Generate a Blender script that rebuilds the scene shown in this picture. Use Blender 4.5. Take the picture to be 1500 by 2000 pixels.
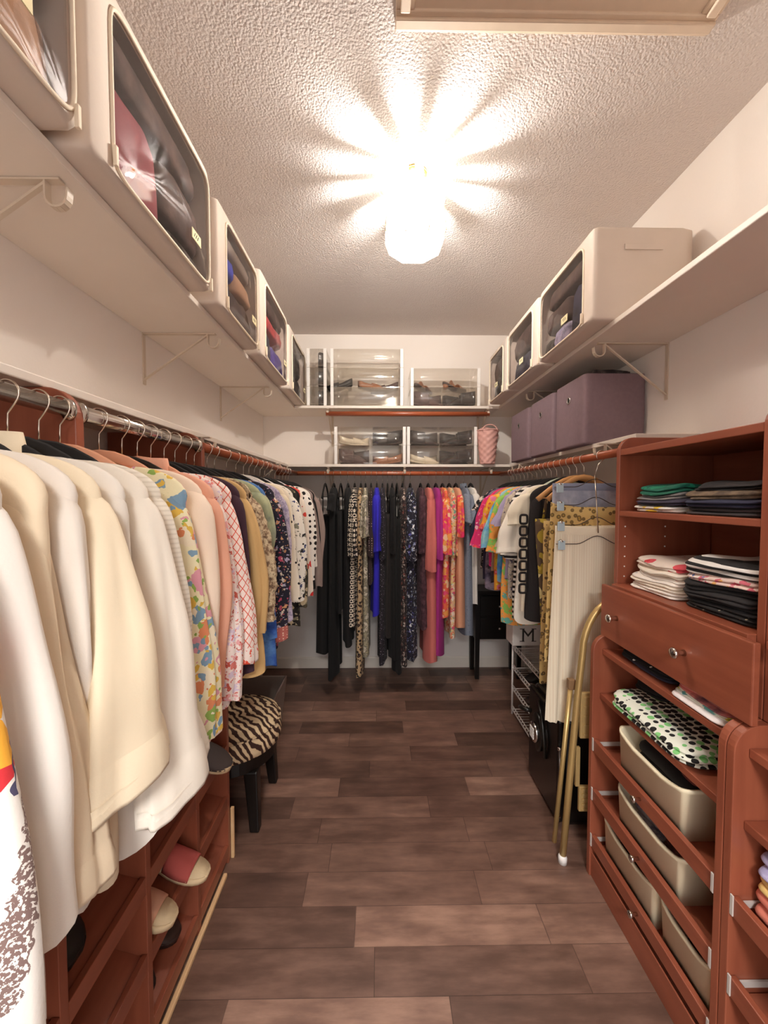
import bpy, math, random
from mathutils import Vector, Matrix, noise
PI = math.pi
for o in list(bpy.data.objects):
    bpy.data.objects.remove(o)
sc = bpy.context.scene
COL = sc.collection

# ------------------------------------------------------------------ camera, light, exposure
CAM_H = 1.407
cam_d = bpy.data.cameras.new('camera'); cam = bpy.data.objects.new('camera', cam_d); COL.objects.link(cam)
cam_d.sensor_fit = 'HORIZONTAL'; cam_d.sensor_width = 36.0; cam_d.lens = 775.0 / 1500.0 * 36.0
cam_d.clip_start = 0.02
cam.location = (0, 0, CAM_H)
cam.rotation_euler = (PI / 2 - math.atan(30 / 775), 0, -math.atan(10 / 775))
sc.camera = cam
LAMP = (0.145, 1.64)
BULB_W = 54.0            # the closet lamp
FILL_W = 50.0            # unseen fill light added behind the camera
EXPOSURE = 0.92
sc.cycles.transparent_max_bounces = 40
sc.cycles.max_bounces = 14
sc.cycles.diffuse_bounces = 8
w = bpy.data.worlds.new('world'); sc.world = w; w.use_nodes = True
w.node_tree.nodes['Background'].inputs[0].default_value = (1.0, 0.985, 0.98, 1)
w.node_tree.nodes['Background'].inputs[1].default_value = 1.5  # even ambient light, raised as fill through the doorway
vs = sc.view_settings
vs.view_transform = 'Standard'; vs.look = 'None'; vs.gamma = 1.0; vs.exposure = EXPOSURE; vs.use_curve_mapping = False
fill_d = bpy.data.lights.new('fill_light', 'AREA'); fill_d.shape = 'DISK'; fill_d.size = 0.6; fill_d.energy = FILL_W; fill_d.color = (1, 0.985, 0.975)  # added fill, not a lamp of the place; brightens the room from behind
fill_obj = bpy.data.objects.new('fill_light', fill_d); COL.objects.link(fill_obj)
fill_obj.location = (0.1, -1.3, 2.5); fill_obj.rotation_euler = (math.radians(55), 0, 0)

# room dimensions (metres)
XL, XR, YB, YF, ZC = -0.929, 1.214, 3.225, -0.55, 2.70

# ------------------------------------------------------------------ mesh helpers
def lin(h):
    h = h.lstrip('#'); v = [int(h[i:i + 2], 16) / 255 for i in (0, 2, 4)]
    return tuple(x / 12.92 if x <= 0.04045 else ((x + 0.055) / 1.055) ** 2.4 for x in v) + (1.0,)

class MB:
    """collects shapes, builds ONE mesh object"""
    def __init__(s): s.v = []; s.f = []; s.mi = []
    def add(s, vs_, fs, mi=0):
        b = len(s.v); s.v += [tuple(p) for p in vs_]; s.f += [tuple(i + b for i in f) for f in fs]; s.mi += [mi] * len(fs); return s
    def box(s, x0, x1, y0, y1, z0, z1, mi=0):
        if x0 > x1: x0, x1 = x1, x0
        if y0 > y1: y0, y1 = y1, y0
        if z0 > z1: z0, z1 = z1, z0
        vs_ = [(x, y, z) for z in (z0, z1) for y in (y0, y1) for x in (x0, x1)]
        return s.add(vs_, [(0, 2, 3, 1), (4, 5, 7, 6), (0, 1, 5, 4), (2, 6, 7, 3), (0, 4, 6, 2), (1, 3, 7, 5)], mi)
    def tube(s, pts, r, n=8, ry=None, closed=False, mi=0, caps=True):
        pts = [Vector(p) for p in pts]; m = len(pts)
        rs = r if isinstance(r, (list, tuple)) else [r] * m
        prev = None; vs_ = []
        for i, p in enumerate(pts):
            if closed: t = pts[(i + 1) % m] - pts[i - 1]
            else: t = pts[min(i + 1, m - 1)] - pts[max(i - 1, 0)]
            t = t.normalized() if t.length > 1e-9 else Vector((0, 0, 1))
            if prev is None:
                a = Vector((0, 1, 0)) if abs(t.y) < 0.9 else Vector((1, 0, 0))
                nrm = (a - t * a.dot(t)).normalized()
            else:
                nrm = prev - t * prev.dot(t)
                nrm = nrm.normalized() if nrm.length > 1e-6 else prev
            prev = nrm; b = t.cross(nrm)
            for k in range(n):
                a = 2 * PI * k / n
                vs_.append(p + nrm * (math.cos(a) * (ry if ry else rs[i])) + b * (math.sin(a) * rs[i]))
        fs = []
        for i in range(m if closed else m - 1):
            j = (i + 1) % m
            for k in range(n):
                k2 = (k + 1) % n
                fs.append((i * n + k, i * n + k2, j * n + k2, j * n + k))
        if caps and not closed:
            fs.append(tuple(range(n - 1, -1, -1))); fs.append(tuple((m - 1) * n + k for k in range(n)))
        return s.add(vs_, fs, mi)
    def lathe(s, prof, c=(0, 0, 0), n=24, mi=0, sx=1, sy=1):
        vs_ = []
        for r, z in prof:
            for k in range(n):
                a = 2 * PI * k / n; vs_.append((c[0] + r * math.cos(a) * sx, c[1] + r * math.sin(a) * sy, c[2] + z))
        fs = []
        for i in range(len(prof) - 1):
            for k in range(n):
                k2 = (k + 1) % n; fs.append((i * n + k, i * n + k2, (i + 1) * n + k2, (i + 1) * n + k))
        return s.add(vs_, fs, mi)
    def rings(s, rings, cap0=True, cap1=True, mi=0):
        n = len(rings[0]); vs_ = [p for r in rings for p in r]; fs = []
        for i in range(len(rings) - 1):
            for k in range(n):
                k2 = (k + 1) % n; fs.append((i * n + k, i * n + k2, (i + 1) * n + k2, (i + 1) * n + k))
        if cap0: fs.append(tuple(range(n - 1, -1, -1)))
        if cap1: fs.append(tuple((len(rings) - 1) * n + k for k in range(n)))
        return s.add(vs_, fs, mi)
    def prism(s, poly, axis, a, b, mi=0):
        """extrude 2-D polygon; axis 'x': poly=(y,z), 'y': (x,z), 'z': (x,y)"""
        def P(q, t): return (t, q[0], q[1]) if axis == 'x' else ((q[0], t, q[1]) if axis == 'y' else (q[0], q[1], t))
        return s.rings([[P(q, a) for q in poly], [P(q, b) for q in poly]], mi=mi)
    def build(s, name, mat, parent=None, smooth=False, bevel=0.0, sub=0):
        me = bpy.data.meshes.new(name)
        off = Vector(parent_world(parent)) if parent else Vector((0, 0, 0))
        me.from_pydata([Vector(p) - off for p in s.v], [], s.f); me.update()
        fix_normals(me)
        for m in (mat if isinstance(mat, (list, tuple)) else [mat]): me.materials.append(m)
        if any(s.mi):
            for p, k in zip(me.polygons, s.mi): p.material_index = k
        if smooth:
            for p in me.polygons: p.use_smooth = True
        o = bpy.data.objects.new(name, me); COL.objects.link(o)
        if parent: o.parent = parent
        if bevel:
            b = o.modifiers.new('bevel', 'BEVEL'); b.width = bevel; b.segments = 2; b.limit_method = 'ANGLE'
        if sub:
            q = o.modifiers.new('sub', 'SUBSURF'); q.levels = sub; q.render_levels = sub
        return o

def fix_normals(me):
    import bmesh
    bm = bmesh.new(); bm.from_mesh(me); bmesh.ops.recalc_face_normals(bm, faces=bm.faces); bm.to_mesh(me); bm.free()

def parent_world(p):
    v = Vector((0, 0, 0))
    while p: v = v + Vector(p.location); p = p.parent
    return v

def tag(o, label=None, cat=None, group=None, kind=None):
    if label: o['label'] = label
    if cat: o['category'] = cat
    if group: o['group'] = group
    if kind: o['kind'] = kind
    return o

def thing(name, loc, label, cat, group=None):
    o = bpy.data.objects.new(name, None); o.empty_display_size = 0.05; COL.objects.link(o); o.location = loc
    return tag(o, label, cat, group)

def struct(o): o['kind'] = 'structure'; return o

def copy_thing(o, loc, rot=None, label=None):
    c = o.copy(); COL.objects.link(c); c.location = loc
    if rot is not None: c.rotation_euler = rot
    if label: c['label'] = label
    for ch in list(o.children):
        d = ch.copy(); COL.objects.link(d); d.parent = c
        for g in list(ch.children):
            e = g.copy(); COL.objects.link(e); e.parent = d
    return c

# ------------------------------------------------------------------ materials
MATS = {}
class NT:
    def __init__(s, name):
        s.m = bpy.data.materials.new(name); s.m.use_nodes = True; s.t = s.m.node_tree; s.t.nodes.clear()
        s.out = s.t.nodes.new('ShaderNodeOutputMaterial')
    def n(s, typ, ins=None, **kw):
        k = s.t.nodes.new(typ)
        for a, v in kw.items(): setattr(k, a, v)
        for a, v in (ins or {}).items(): s.set(k.inputs[a], v)
        return k
    def set(s, sock, v):
        if isinstance(v, bpy.types.NodeSocket): s.t.links.new(v, sock)
        else: sock.default_value = v
    def math(s, op, a, b=0.0, c=0.0):
        k = s.t.nodes.new('ShaderNodeMath'); k.operation = op
        s.set(k.inputs[0], a); s.set(k.inputs[1], b); s.set(k.inputs[2], c); return k.outputs[0]
    def mix(s, f, a, b, bt='MIX'):
        k = s.t.nodes.new('ShaderNodeMix'); k.data_type = 'RGBA'; k.blend_type = bt
        s.set(k.inputs[0], f); s.set(k.inputs[6], a); s.set(k.inputs[7], b); return k.outputs[2]
    def ramp(s, f, stops, interp='LINEAR'):
        k = s.t.nodes.new('ShaderNodeValToRGB'); k.color_ramp.interpolation = interp
        e = k.color_ramp.elements
        while len(e) > 1: e.remove(e[0])
        e[0].position, e[0].color = stops[0]
        for p, c in stops[1:]:
            q = e.new(p); q.color = c
        s.set(k.inputs[0], f); return k.outputs[0]
    def coord(s, scale=(1, 1, 1), loc=(0, 0, 0), kind='Object'):
        c = s.t.nodes.new('ShaderNodeTexCoord')
        mp = s.n('ShaderNodeMapping', {'Scale': scale, 'Location': loc}); s.t.links.new(c.outputs[kind], mp.inputs[0]); return mp.outputs[0]
    def noise(s, vec, scale, detail=3.0, rough=0.5):
        return s.n('ShaderNodeTexNoise', {'Vector': vec, 'Scale': scale, 'Detail': detail, 'Roughness': rough})
    def voro(s, vec, scale, rnd=1.0, feature='F1'):
        k = s.n('ShaderNodeTexVoronoi', {'Vector': vec, 'Scale': scale, 'Randomness': rnd}, feature=feature); return k
    def bump(s, h, strength=0.3, dist=0.01):
        return s.n('ShaderNodeBump', {'Height': h, 'Strength': strength, 'Distance': dist}).outputs[0]
    def finish(s, color, rough=0.6, bump=None, metal=0.0, **kw):
        p = s.t.nodes.new('ShaderNodeBsdfPrincipled')
        s.set(p.inputs['Base Color'], color); s.set(p.inputs['Roughness'], rough); s.set(p.inputs['Metallic'], metal)
        if bump is not None: s.set(p.inputs['Normal'], bump)
        for k, v in kw.items(): s.set(p.inputs[k.replace('_', ' ')], v)
        s.t.links.new(p.outputs[0], s.out.inputs[0]); return s.m

def plain(name, hexc, rough=0.6, metal=0.0, var=0.06, nscale=30, bump=0.0, **kw):
    if name in MATS: return MATS[name]
    t = NT(name); c = lin(hexc); v = t.coord()
    nz = t.noise(v, nscale).outputs[0]
    col = t.mix(nz, tuple(x * (1 - var) for x in c[:3]) + (1,), tuple(min(1, x * (1 + var)) for x in c[:3]) + (1,))
    b = t.bump(t.noise(v, nscale * 6).outputs[0], bump, 0.002) if bump else None
    MATS[name] = t.finish(col, rough, b, metal, **kw); return MATS[name]

def wood(name, ca, cb, axis='z', rough=0.38):
    if name in MATS: return MATS[name]
    t = NT(name); sc_ = {'x': (1, 12, 12), 'y': (12, 1, 12), 'z': (12, 12, 1)}[axis]
    v = t.coord(sc_); n1 = t.noise(v, 2.2, 5, 0.6).outputs[0]; n2 = t.noise(t.coord(), 6, 2).outputs[0]
    f = t.math('ADD', t.math('MULTIPLY', n1, 0.75), t.math('MULTIPLY', n2, 0.3))
    col = t.ramp(f, [(0.3, lin(ca)), (0.7, lin(cb))])
    MATS[name] = t.finish(col, rough, t.bump(n1, 0.05, 0.002)); return MATS[name]

def glassy(name, tint='#ffffff', alpha=0.18, rough=0.05, edge=0.55):
    """thin clear plastic: mostly see-through with a gloss"""
    if name in MATS: return MATS[name]
    t = NT(name)
    tr = t.n('ShaderNodeBsdfTransparent', {'Color': lin(tint)})
    gl = t.n('ShaderNodeBsdfGlossy', {'Color': (1, 1, 1, 1), 'Roughness': rough})
    df = t.n('ShaderNodeBsdfDiffuse', {'Color': lin('#d9d4cf')})
    m1 = t.n('ShaderNodeMixShader', {0: alpha}); t.t.links.new(tr.outputs[0], m1.inputs[1]); t.t.links.new(df.outputs[0], m1.inputs[2])
    lw = t.n('ShaderNodeLayerWeight', {'Blend': 0.5})
    fr = t.math('ADD', t.math('MULTIPLY', t.math('POWER', lw.outputs['Facing'], 4.0), edge), 0.045)
    m2 = t.n('ShaderNodeMixShader', {0: fr}); t.t.links.new(m1.outputs[0], m2.inputs[1]); t.t.links.new(gl.outputs[0], m2.inputs[2])
    t.t.links.new(m2.outputs[0], t.out.inputs[0]); MATS[name] = t.m; return t.m

def cloth(name, base, kind='solid', cols=(), scale=30.0, dens=0.45, rough=0.85, stretch=(1, 1, 1), base2=None):
    if name in MATS: return MATS[name]
    t = NT(name); rs = random.Random(name)
    v = t.coord(stretch, (rs.uniform(0, 9), rs.uniform(0, 9), rs.uniform(0, 9)))
    B = lin(base)
    nz = t.noise(v, 9, 3).outputs[0]
    col = t.mix(nz, tuple(x * 0.95 for x in B[:3]) + (1,), tuple(min(1, x * 1.05) for x in B[:3]) + (1,))
    if base2: col = t.mix(t.ramp(nz, [(0.42, (0, 0, 0, 1)), (0.58, (1, 1, 1, 1))]), col, lin(base2))
    C = [lin(c) for c in cols]
    def pick(sock):
        return t.ramp(sock, [(i / len(C), c) for i, c in enumerate(C)], 'CONSTANT')
    if kind == 'floral':
        # blossoms and leaves: two sizes of wobbly spots, each spot one colour of the print
        wob = t.noise(v, scale * 1.5, 2).outputs[1]
        vv = t.mix(0.035, v, wob, 'ADD')
        for k, (s_, d_) in enumerate(((scale, dens), (scale * 2.1, dens * 0.85))):
            vo = t.voro(vv, s_)
            sep = t.n('ShaderNodeSeparateColor', {0: vo.outputs['Color']})
            msk = t.math('MULTIPLY', t.math('LESS_THAN', vo.outputs['Distance'], d_), t.math('GREATER_THAN', sep.outputs[1 + k], 0.25))
            col = t.mix(msk, col, pick(sep.outputs[0]))
            if k == 0:
                eye = t.math('LESS_THAN', vo.outputs['Distance'], d_ * 0.3)
                col = t.mix(t.math('MULTIPLY', eye, t.math('GREATER_THAN', sep.outputs[2], 0.4)), col, C[-1])
    elif kind == 'mottle':
        f = t.noise(v, scale, 4, 0.65).outputs[0]
        n = len(C); col = t.ramp(f, [(0.28 + 0.44 * i / max(1, n - 1), c) for i, c in enumerate(C)], 'LINEAR' if dens < 0.5 else 'CONSTANT')
    elif kind == 'specks':
        vo = t.voro(v, scale); sep = t.n('ShaderNodeSeparateColor', {0: vo.outputs['Color']})
        msk = t.math('MULTIPLY', t.math('LESS_THAN', vo.outputs['Distance'], 0.2), t.math('GREATER_THAN', sep.outputs[1], 1 - dens))
        col = t.mix(msk, col, pick(sep.outputs[0]))
    elif kind == 'dots':
        vo = t.voro(v, scale, 0.25); sep = t.n('ShaderNodeSeparateColor', {0: vo.outputs['Color']})
        col = t.mix(t.math('LESS_THAN', vo.outputs['Distance'], dens), col, pick(sep.outputs[0]))
    elif kind == 'leopard':
        vo = t.voro(v, scale); sep = t.n('ShaderNodeSeparateColor', {0: vo.outputs['Color']})
        d = vo.outputs['Distance']
        ring = t.math('MULTIPLY', t.math('LESS_THAN', d, dens), t.math('GREATER_THAN', d, dens * 0.45))
        col = t.mix(ring, col, C[0])
        if len(C) > 1: col = t.mix(t.math('LESS_THAN', d, dens * 0.45), col, C[1])
    elif kind == 'check':
        ck = t.n('ShaderNodeTexChecker', {'Vector': v, 'Scale': scale, 'Color1': B, 'Color2': C[0]}); col = ck.outputs[0]
    elif kind == 'stripe':
        s3 = t.n('ShaderNodeSeparateXYZ', {0: v})
        fz = t.math('FRACT', t.math('MULTIPLY', s3.outputs[2], scale))
        col = t.mix(t.math('LESS_THAN', fz, dens), col, C[0])
    elif kind == 'rib':
        s3 = t.n('ShaderNodeSeparateXYZ', {0: v})
        fz = t.math('SINE', t.math('MULTIPLY', s3.outputs[0], scale))
        col = t.mix(t.math('MULTIPLY', t.math('ADD', fz, 1.0), 0.5), col, C[0])
    elif kind == 'lattice':
        s3 = t.n('ShaderNodeSeparateXYZ', {0: v})
        u = t.math('MULTIPLY', t.math('ADD', s3.outputs[0], s3.outputs[1]), scale); z = t.math('MULTIPLY', s3.outputs[2], scale)
        fa = t.math('FRACT', t.math('ADD', u, z)); fb = t.math('FRACT', t.math('SUBTRACT', z, u))
        ln = t.math('MAXIMUM', t.math('LESS_THAN', fa, dens), t.math('LESS_THAN', fb, dens))
        col = t.mix(ln, col, C[0])
    elif kind == 'rings':
        s3 = t.n('ShaderNodeSeparateXYZ', {0: v})
        a = t.math('SUBTRACT', t.math('FRACT', t.math('MULTIPLY', t.math('ADD', s3.outputs[0], s3.outputs[1]), scale)), 0.5)
        b = t.math('SUBTRACT', t.math('FRACT', t.math('MULTIPLY', s3.outputs[2], scale)), 0.5)
        d = t.math('SQRT', t.math('ADD', t.math('MULTIPLY', a, a), t.math('MULTIPLY', b, b)))
        ring = t.math('MULTIPLY', t.math('LESS_THAN', d, 0.42), t.math('GREATER_THAN', d, 0.2))
        col = t.mix(ring, col, C[0])
    elif kind == 'ombre':
        s3 = t.n('ShaderNodeSeparateXYZ', {0: v})
        f = t.math('ADD', t.math('MULTIPLY', s3.outputs[2], scale), t.math('MULTIPLY', nz, 0.12))
        n = len(C); col = t.ramp(f, [(i / max(1, n - 1), c) for i, c in enumerate(C)])
    elif kind == 'braid':
        # embroidered borders: coloured triangles beside braided lines
        s3 = t.n('ShaderNodeSeparateXYZ', {0: t.coord()})
        z = s3.outputs[2]; y = t.math('SUBTRACT', s3.outputs[1], t.math('MULTIPLY', t.math('SUBTRACT', z, 0.55), 0.23))
        low = t.math('MULTIPLY', t.math('LESS_THAN', z, 0.66), t.math('GREATER_THAN', z, 0.50)); lower = t.math('MULTIPLY', t.math('LESS_THAN', z, 0.54), t.math('GREATER_THAN', z, 0.30))
        zz = t.math('ABSOLUTE', t.math('SUBTRACT', t.math('FRACT', t.math('MULTIPLY', z, 13.0)), 0.5))
        tri = t.math('LESS_THAN', t.math('ABSOLUTE', t.math('SUBTRACT', y, 0.001)), t.math('MULTIPLY', zz, 0.065)); tri = t.math('MULTIPLY', tri, low)
        alt = t.math('GREATER_THAN', t.math('FRACT', t.math('MULTIPLY', z, 6.5)), 0.45)
        col = t.mix(tri, col, t.mix(alt, C[1], C[0]))
        zig = t.math('MULTIPLY', t.math('SINE', t.math('MULTIPLY', z, 300.0)), 0.002)
        for off, wd, ci in ((0.019, 0.0022, 2), (0.040, 0.011, 3)):
            ln = t.math('LESS_THAN', t.math('ABSOLUTE', t.math('SUBTRACT', t.math('ADD', y, zig), off)), wd)
            if wd > 0.006: ln = t.math('MULTIPLY', ln, t.math('GREATER_THAN', t.noise(t.coord(), 300).outputs[0], 0.46))
            col = t.mix(t.math('MULTIPLY', ln, lower if wd > 0.006 else low), col, C[ci])
    weave = t.noise(t.coord(), 260, 2).outputs[0]
    wr = t.noise(t.coord((1, 1, 0.35)), 16, 2).outputs[0]
    h = t.math('ADD', t.math('MULTIPLY', weave, 0.15), wr)
    MATS[name] = t.finish(col, rough, t.bump(h, 0.18, 0.01), 0.0, Sheen_Weight=0.03)
    return MATS[name]

CHERRY = wood('cherry_laminate', '#834430', '#9e583f', 'y')
CHERRY_V = wood('cherry_laminate_upright', '#834430', '#9e583f', 'z')
ROD_W = wood('cherry_rod', '#92462a', '#a85a38', 'y', 0.3)
LIGHTWOOD = wood('raw_pine', '#d8ab78', '#e6c294', 'y', 0.6)
MELAMINE = plain('cream_melamine', '#e6dcd1', 0.5, var=0.03, nscale=8)
WHITE_METAL = plain('cream_metal', '#d3c3b0', 0.45, var=0.03)
CHROME = plain('chrome', '#d8d4cf', 0.16, 1.0, var=0.03)
STEEL = plain('steel_wire', '#dccfc0', 0.25, 1.0, var=0.03)
DARKBACK = plain('dark_backboard', '#3a1f18', 0.6)
BLACKV = plain('black_velvet', '#14100f', 0.9)
BLACKP = plain('black_plastic', '#17130f', 0.35)
PEACHP = plain('peach_plastic', '#d79a7a', 0.4)
WHITEP = plain('white_plastic', '#efebe6', 0.4, var=0.02)
GREENP = plain('pale_green_plastic', '#cfd9c6', 0.4)
WOODH = wood('beech_hanger', '#c98f55', '#dca970', 'x', 0.4)
BAG = plain('beige_canvas', '#d8cbbf', 0.85, var=0.04, nscale=12, bump=0.15)
BAGTRIM = plain('cream_piping', '#f0e2cc', 0.7)
PVC = glassy('clear_vinyl', '#efe9e6', 0.015, 0.05, 0.32)
CLEAR = glassy('clear_plastic', '#fdfcfa', 0.045, 0.07)
PURPLE = plain('mauve_linen', '#7f6a70', 0.9, var=0.12, nscale=60, bump=0.25)
GOLD = plain('gold_paint', '#c9ab70', 0.36, 0.55, var=0.05)
GOLDSTEP = plain('gold_tread', '#c4a46c', 0.5, 0.35, var=0.1)
SAFEB = plain('black_enamel', '#15110f', 0.28)
DARKWOOD = plain('black_lacquer', '#120d0b', 0.35)
WIREWHITE = plain('white_vinyl_wire', '#efe9e4', 0.4, var=0.02)
CREAMBIN = plain('cream_plastic_bin', '#faecca', 0.4, var=0.02)
CLIP = plain('grey_plastic_clip', '#c9c0b8', 0.35)

def mat_floor():
    t = NT('dark_plank_floor')
    s3 = t.n('ShaderNodeSeparateXYZ', {0: t.coord()})
    RW = 0.1247
    row_f = t.math('DIVIDE', t.math('ADD', s3.outputs[1], 10 * RW - 1.1866), RW)
    row = t.math('FLOOR', row_f); fy = t.math('FRACT', row_f)
    wn = t.n('ShaderNodeTexWhiteNoise', {'W': row}, noise_dimensions='1D')
    bx = t.math('DIVIDE', t.math('ADD', s3.outputs[0], t.math('MULTIPLY', wn.outputs[0], 7.3)), 0.62)
    bid = t.math('FLOOR', bx); fx = t.math('FRACT', bx)
    cv = t.n('ShaderNodeCombineXYZ', {0: row, 1: bid, 2: 0.0})
    w2 = t.n('ShaderNodeTexWhiteNoise', {'Vector': cv.outputs[0]}, noise_dimensions='3D')
    off = t.n('ShaderNodeVectorMath', {0: t.coord((3, 14, 1)), 1: t.n('ShaderNodeVectorMath', {0: cv.outputs[0], 1: (5.1, 7.7, 0)}, operation='MULTIPLY').outputs[0]}, operation='ADD').outputs[0]
    grain = t.noise(off, 1.6, 6, 0.62).outputs[0]
    knots = t.noise(t.coord((6, 9, 1)), 1.0, 3, 0.5).outputs[0]
    f = t.math('ADD', t.math('ADD', t.math('MULTIPLY', w2.outputs[0], 0.34), t.math('MULTIPLY', grain, 0.62)), t.math('MULTIPLY', knots, 0.36))
    col = t.ramp(f, [(0.3, lin('#3a2923')), (0.58, lin('#60463b')), (0.78, lin('#7e5f51')), (0.95, lin('#a07d6a'))])
    gap = t.math('MAXIMUM', t.math('LESS_THAN', fy, 0.014), t.math('LESS_THAN', fx, 0.004))
    col = t.mix(t.math('MULTIPLY', gap, 0.6), col, lin('#2a1913'))
    return t.finish(col, t.math('ADD', 0.3, t.math('MULTIPLY', grain, 0.22)), t.bump(t.math('SUBTRACT', t.math('MULTIPLY', grain, 0.15), gap), 0.18, 0.003))

def mat_ceiling():
    t = NT('popcorn_ceiling'); v = t.coord()
    a = t.voro(v, 130).outputs['Distance']; b = t.noise(v, 150, 3).outputs[0]
    h = t.math('ADD', t.math('MULTIPLY', a, -0.7), t.math('MULTIPLY', b, 0.9))
    return t.finish(lin('#d7cec9'), 0.9, t.bump(h, 0.55, 0.006))

def mat_wall():
    t = NT('painted_wall'); v = t.coord()
    return t.finish(t.mix(t.noise(v, 2).outputs[0], lin('#eae2db'), lin('#f0e9e2')), 0.8, t.bump(t.noise(v, 120, 2).outputs[0], 0.08, 0.003))

FLOOR = mat_floor(); CEIL = mat_ceiling(); WALL = mat_wall()

# ------------------------------------------------------------------ the setting
struct(MB().box(XL - 0.1, XR + 0.1, YF - 2.0, YB + 0.1, -0.1, 0).build('floor', FLOOR))
struct(MB().box(XL - 0.1, XR + 0.1, YF - 0.1, YB + 0.1, ZC, ZC + 0.1).build('ceiling', CEIL))
struct(MB().box(XL - 0.1, XL, YF - 0.1, YB + 0.1, 0, ZC).build('wall_left', WALL))
struct(MB().box(XR, XR + 0.1, YF - 0.1, YB + 0.1, 0, ZC).build('wall_right', WALL))
struct(MB().box(XL, XR, YB, YB + 0.1, 0, ZC).build('wall_back', WALL))
fw_ = MB().box(XL, -0.42, YF - 0.1, YF, 0, ZC).box(0.48, XR, YF - 0.1, YF, 0, ZC).box(-0.42, 0.48, YF - 0.1, YF, 2.05, ZC)
struct(fw_.build('wall_front', WALL))
TRIMW = plain('white_trim', '#efe5d8', 0.45, var=0.02)
bb = MB().prism([(YB - 0.012, 0), (YB, 0), (YB, 0.09), (YB - 0.006, 0.09), (YB - 0.012, 0.08)], 'x', XL, XR)
struct(bb.build('baseboard_back', TRIMW))
struct(MB().box(XL, XL + 0.012, 1.52, YB - 0.012, 0, 0.09).build('baseboard_left', TRIMW, bevel=0.003))
struct(MB().box(XR - 0.012, XR, 1.45, YB - 0.012, 0, 0.09).build('baseboard_right', TRIMW, bevel=0.003))
# the attic hatch in the ceiling: a moulded frame and its panel
hx0, hx1, hy0, hy1 = 0.045, 0.905, 0.40, 1.14
hm = MB()
for (a0, a1, b0, b1) in ((hx0, hx1, hy1 - 0.05, hy1), (hx0, hx1, hy0, hy0 + 0.05), (hx0, hx0 + 0.05, hy0 + 0.05, hy1 - 0.05), (hx1 - 0.05, hx1, hy0 + 0.05, hy1 - 0.05)):
    hm.box(a0, a1, b0, b1, ZC - 0.018, ZC)
    hm.box(a0 + 0.012 * (a1 - a0 < 0.1), a1 - 0.012 * (a1 - a0 < 0.1), b0 + 0.012 * (b1 - b0 < 0.1), b1 - 0.012 * (b1 - b0 < 0.1), ZC - 0.028, ZC - 0.018)
hatch_trim = struct(hm.build('trim_1', plain('hatch_paint', '#dcc9b4', 0.5), bevel=0.003))
struct(MB().box(hx0 + 0.05, hx1 - 0.05, hy0 + 0.05, hy1 - 0.05, ZC - 0.012, ZC).build('door_1', plain('hatch_paint', '#dcc9b4', 0.5)))

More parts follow.
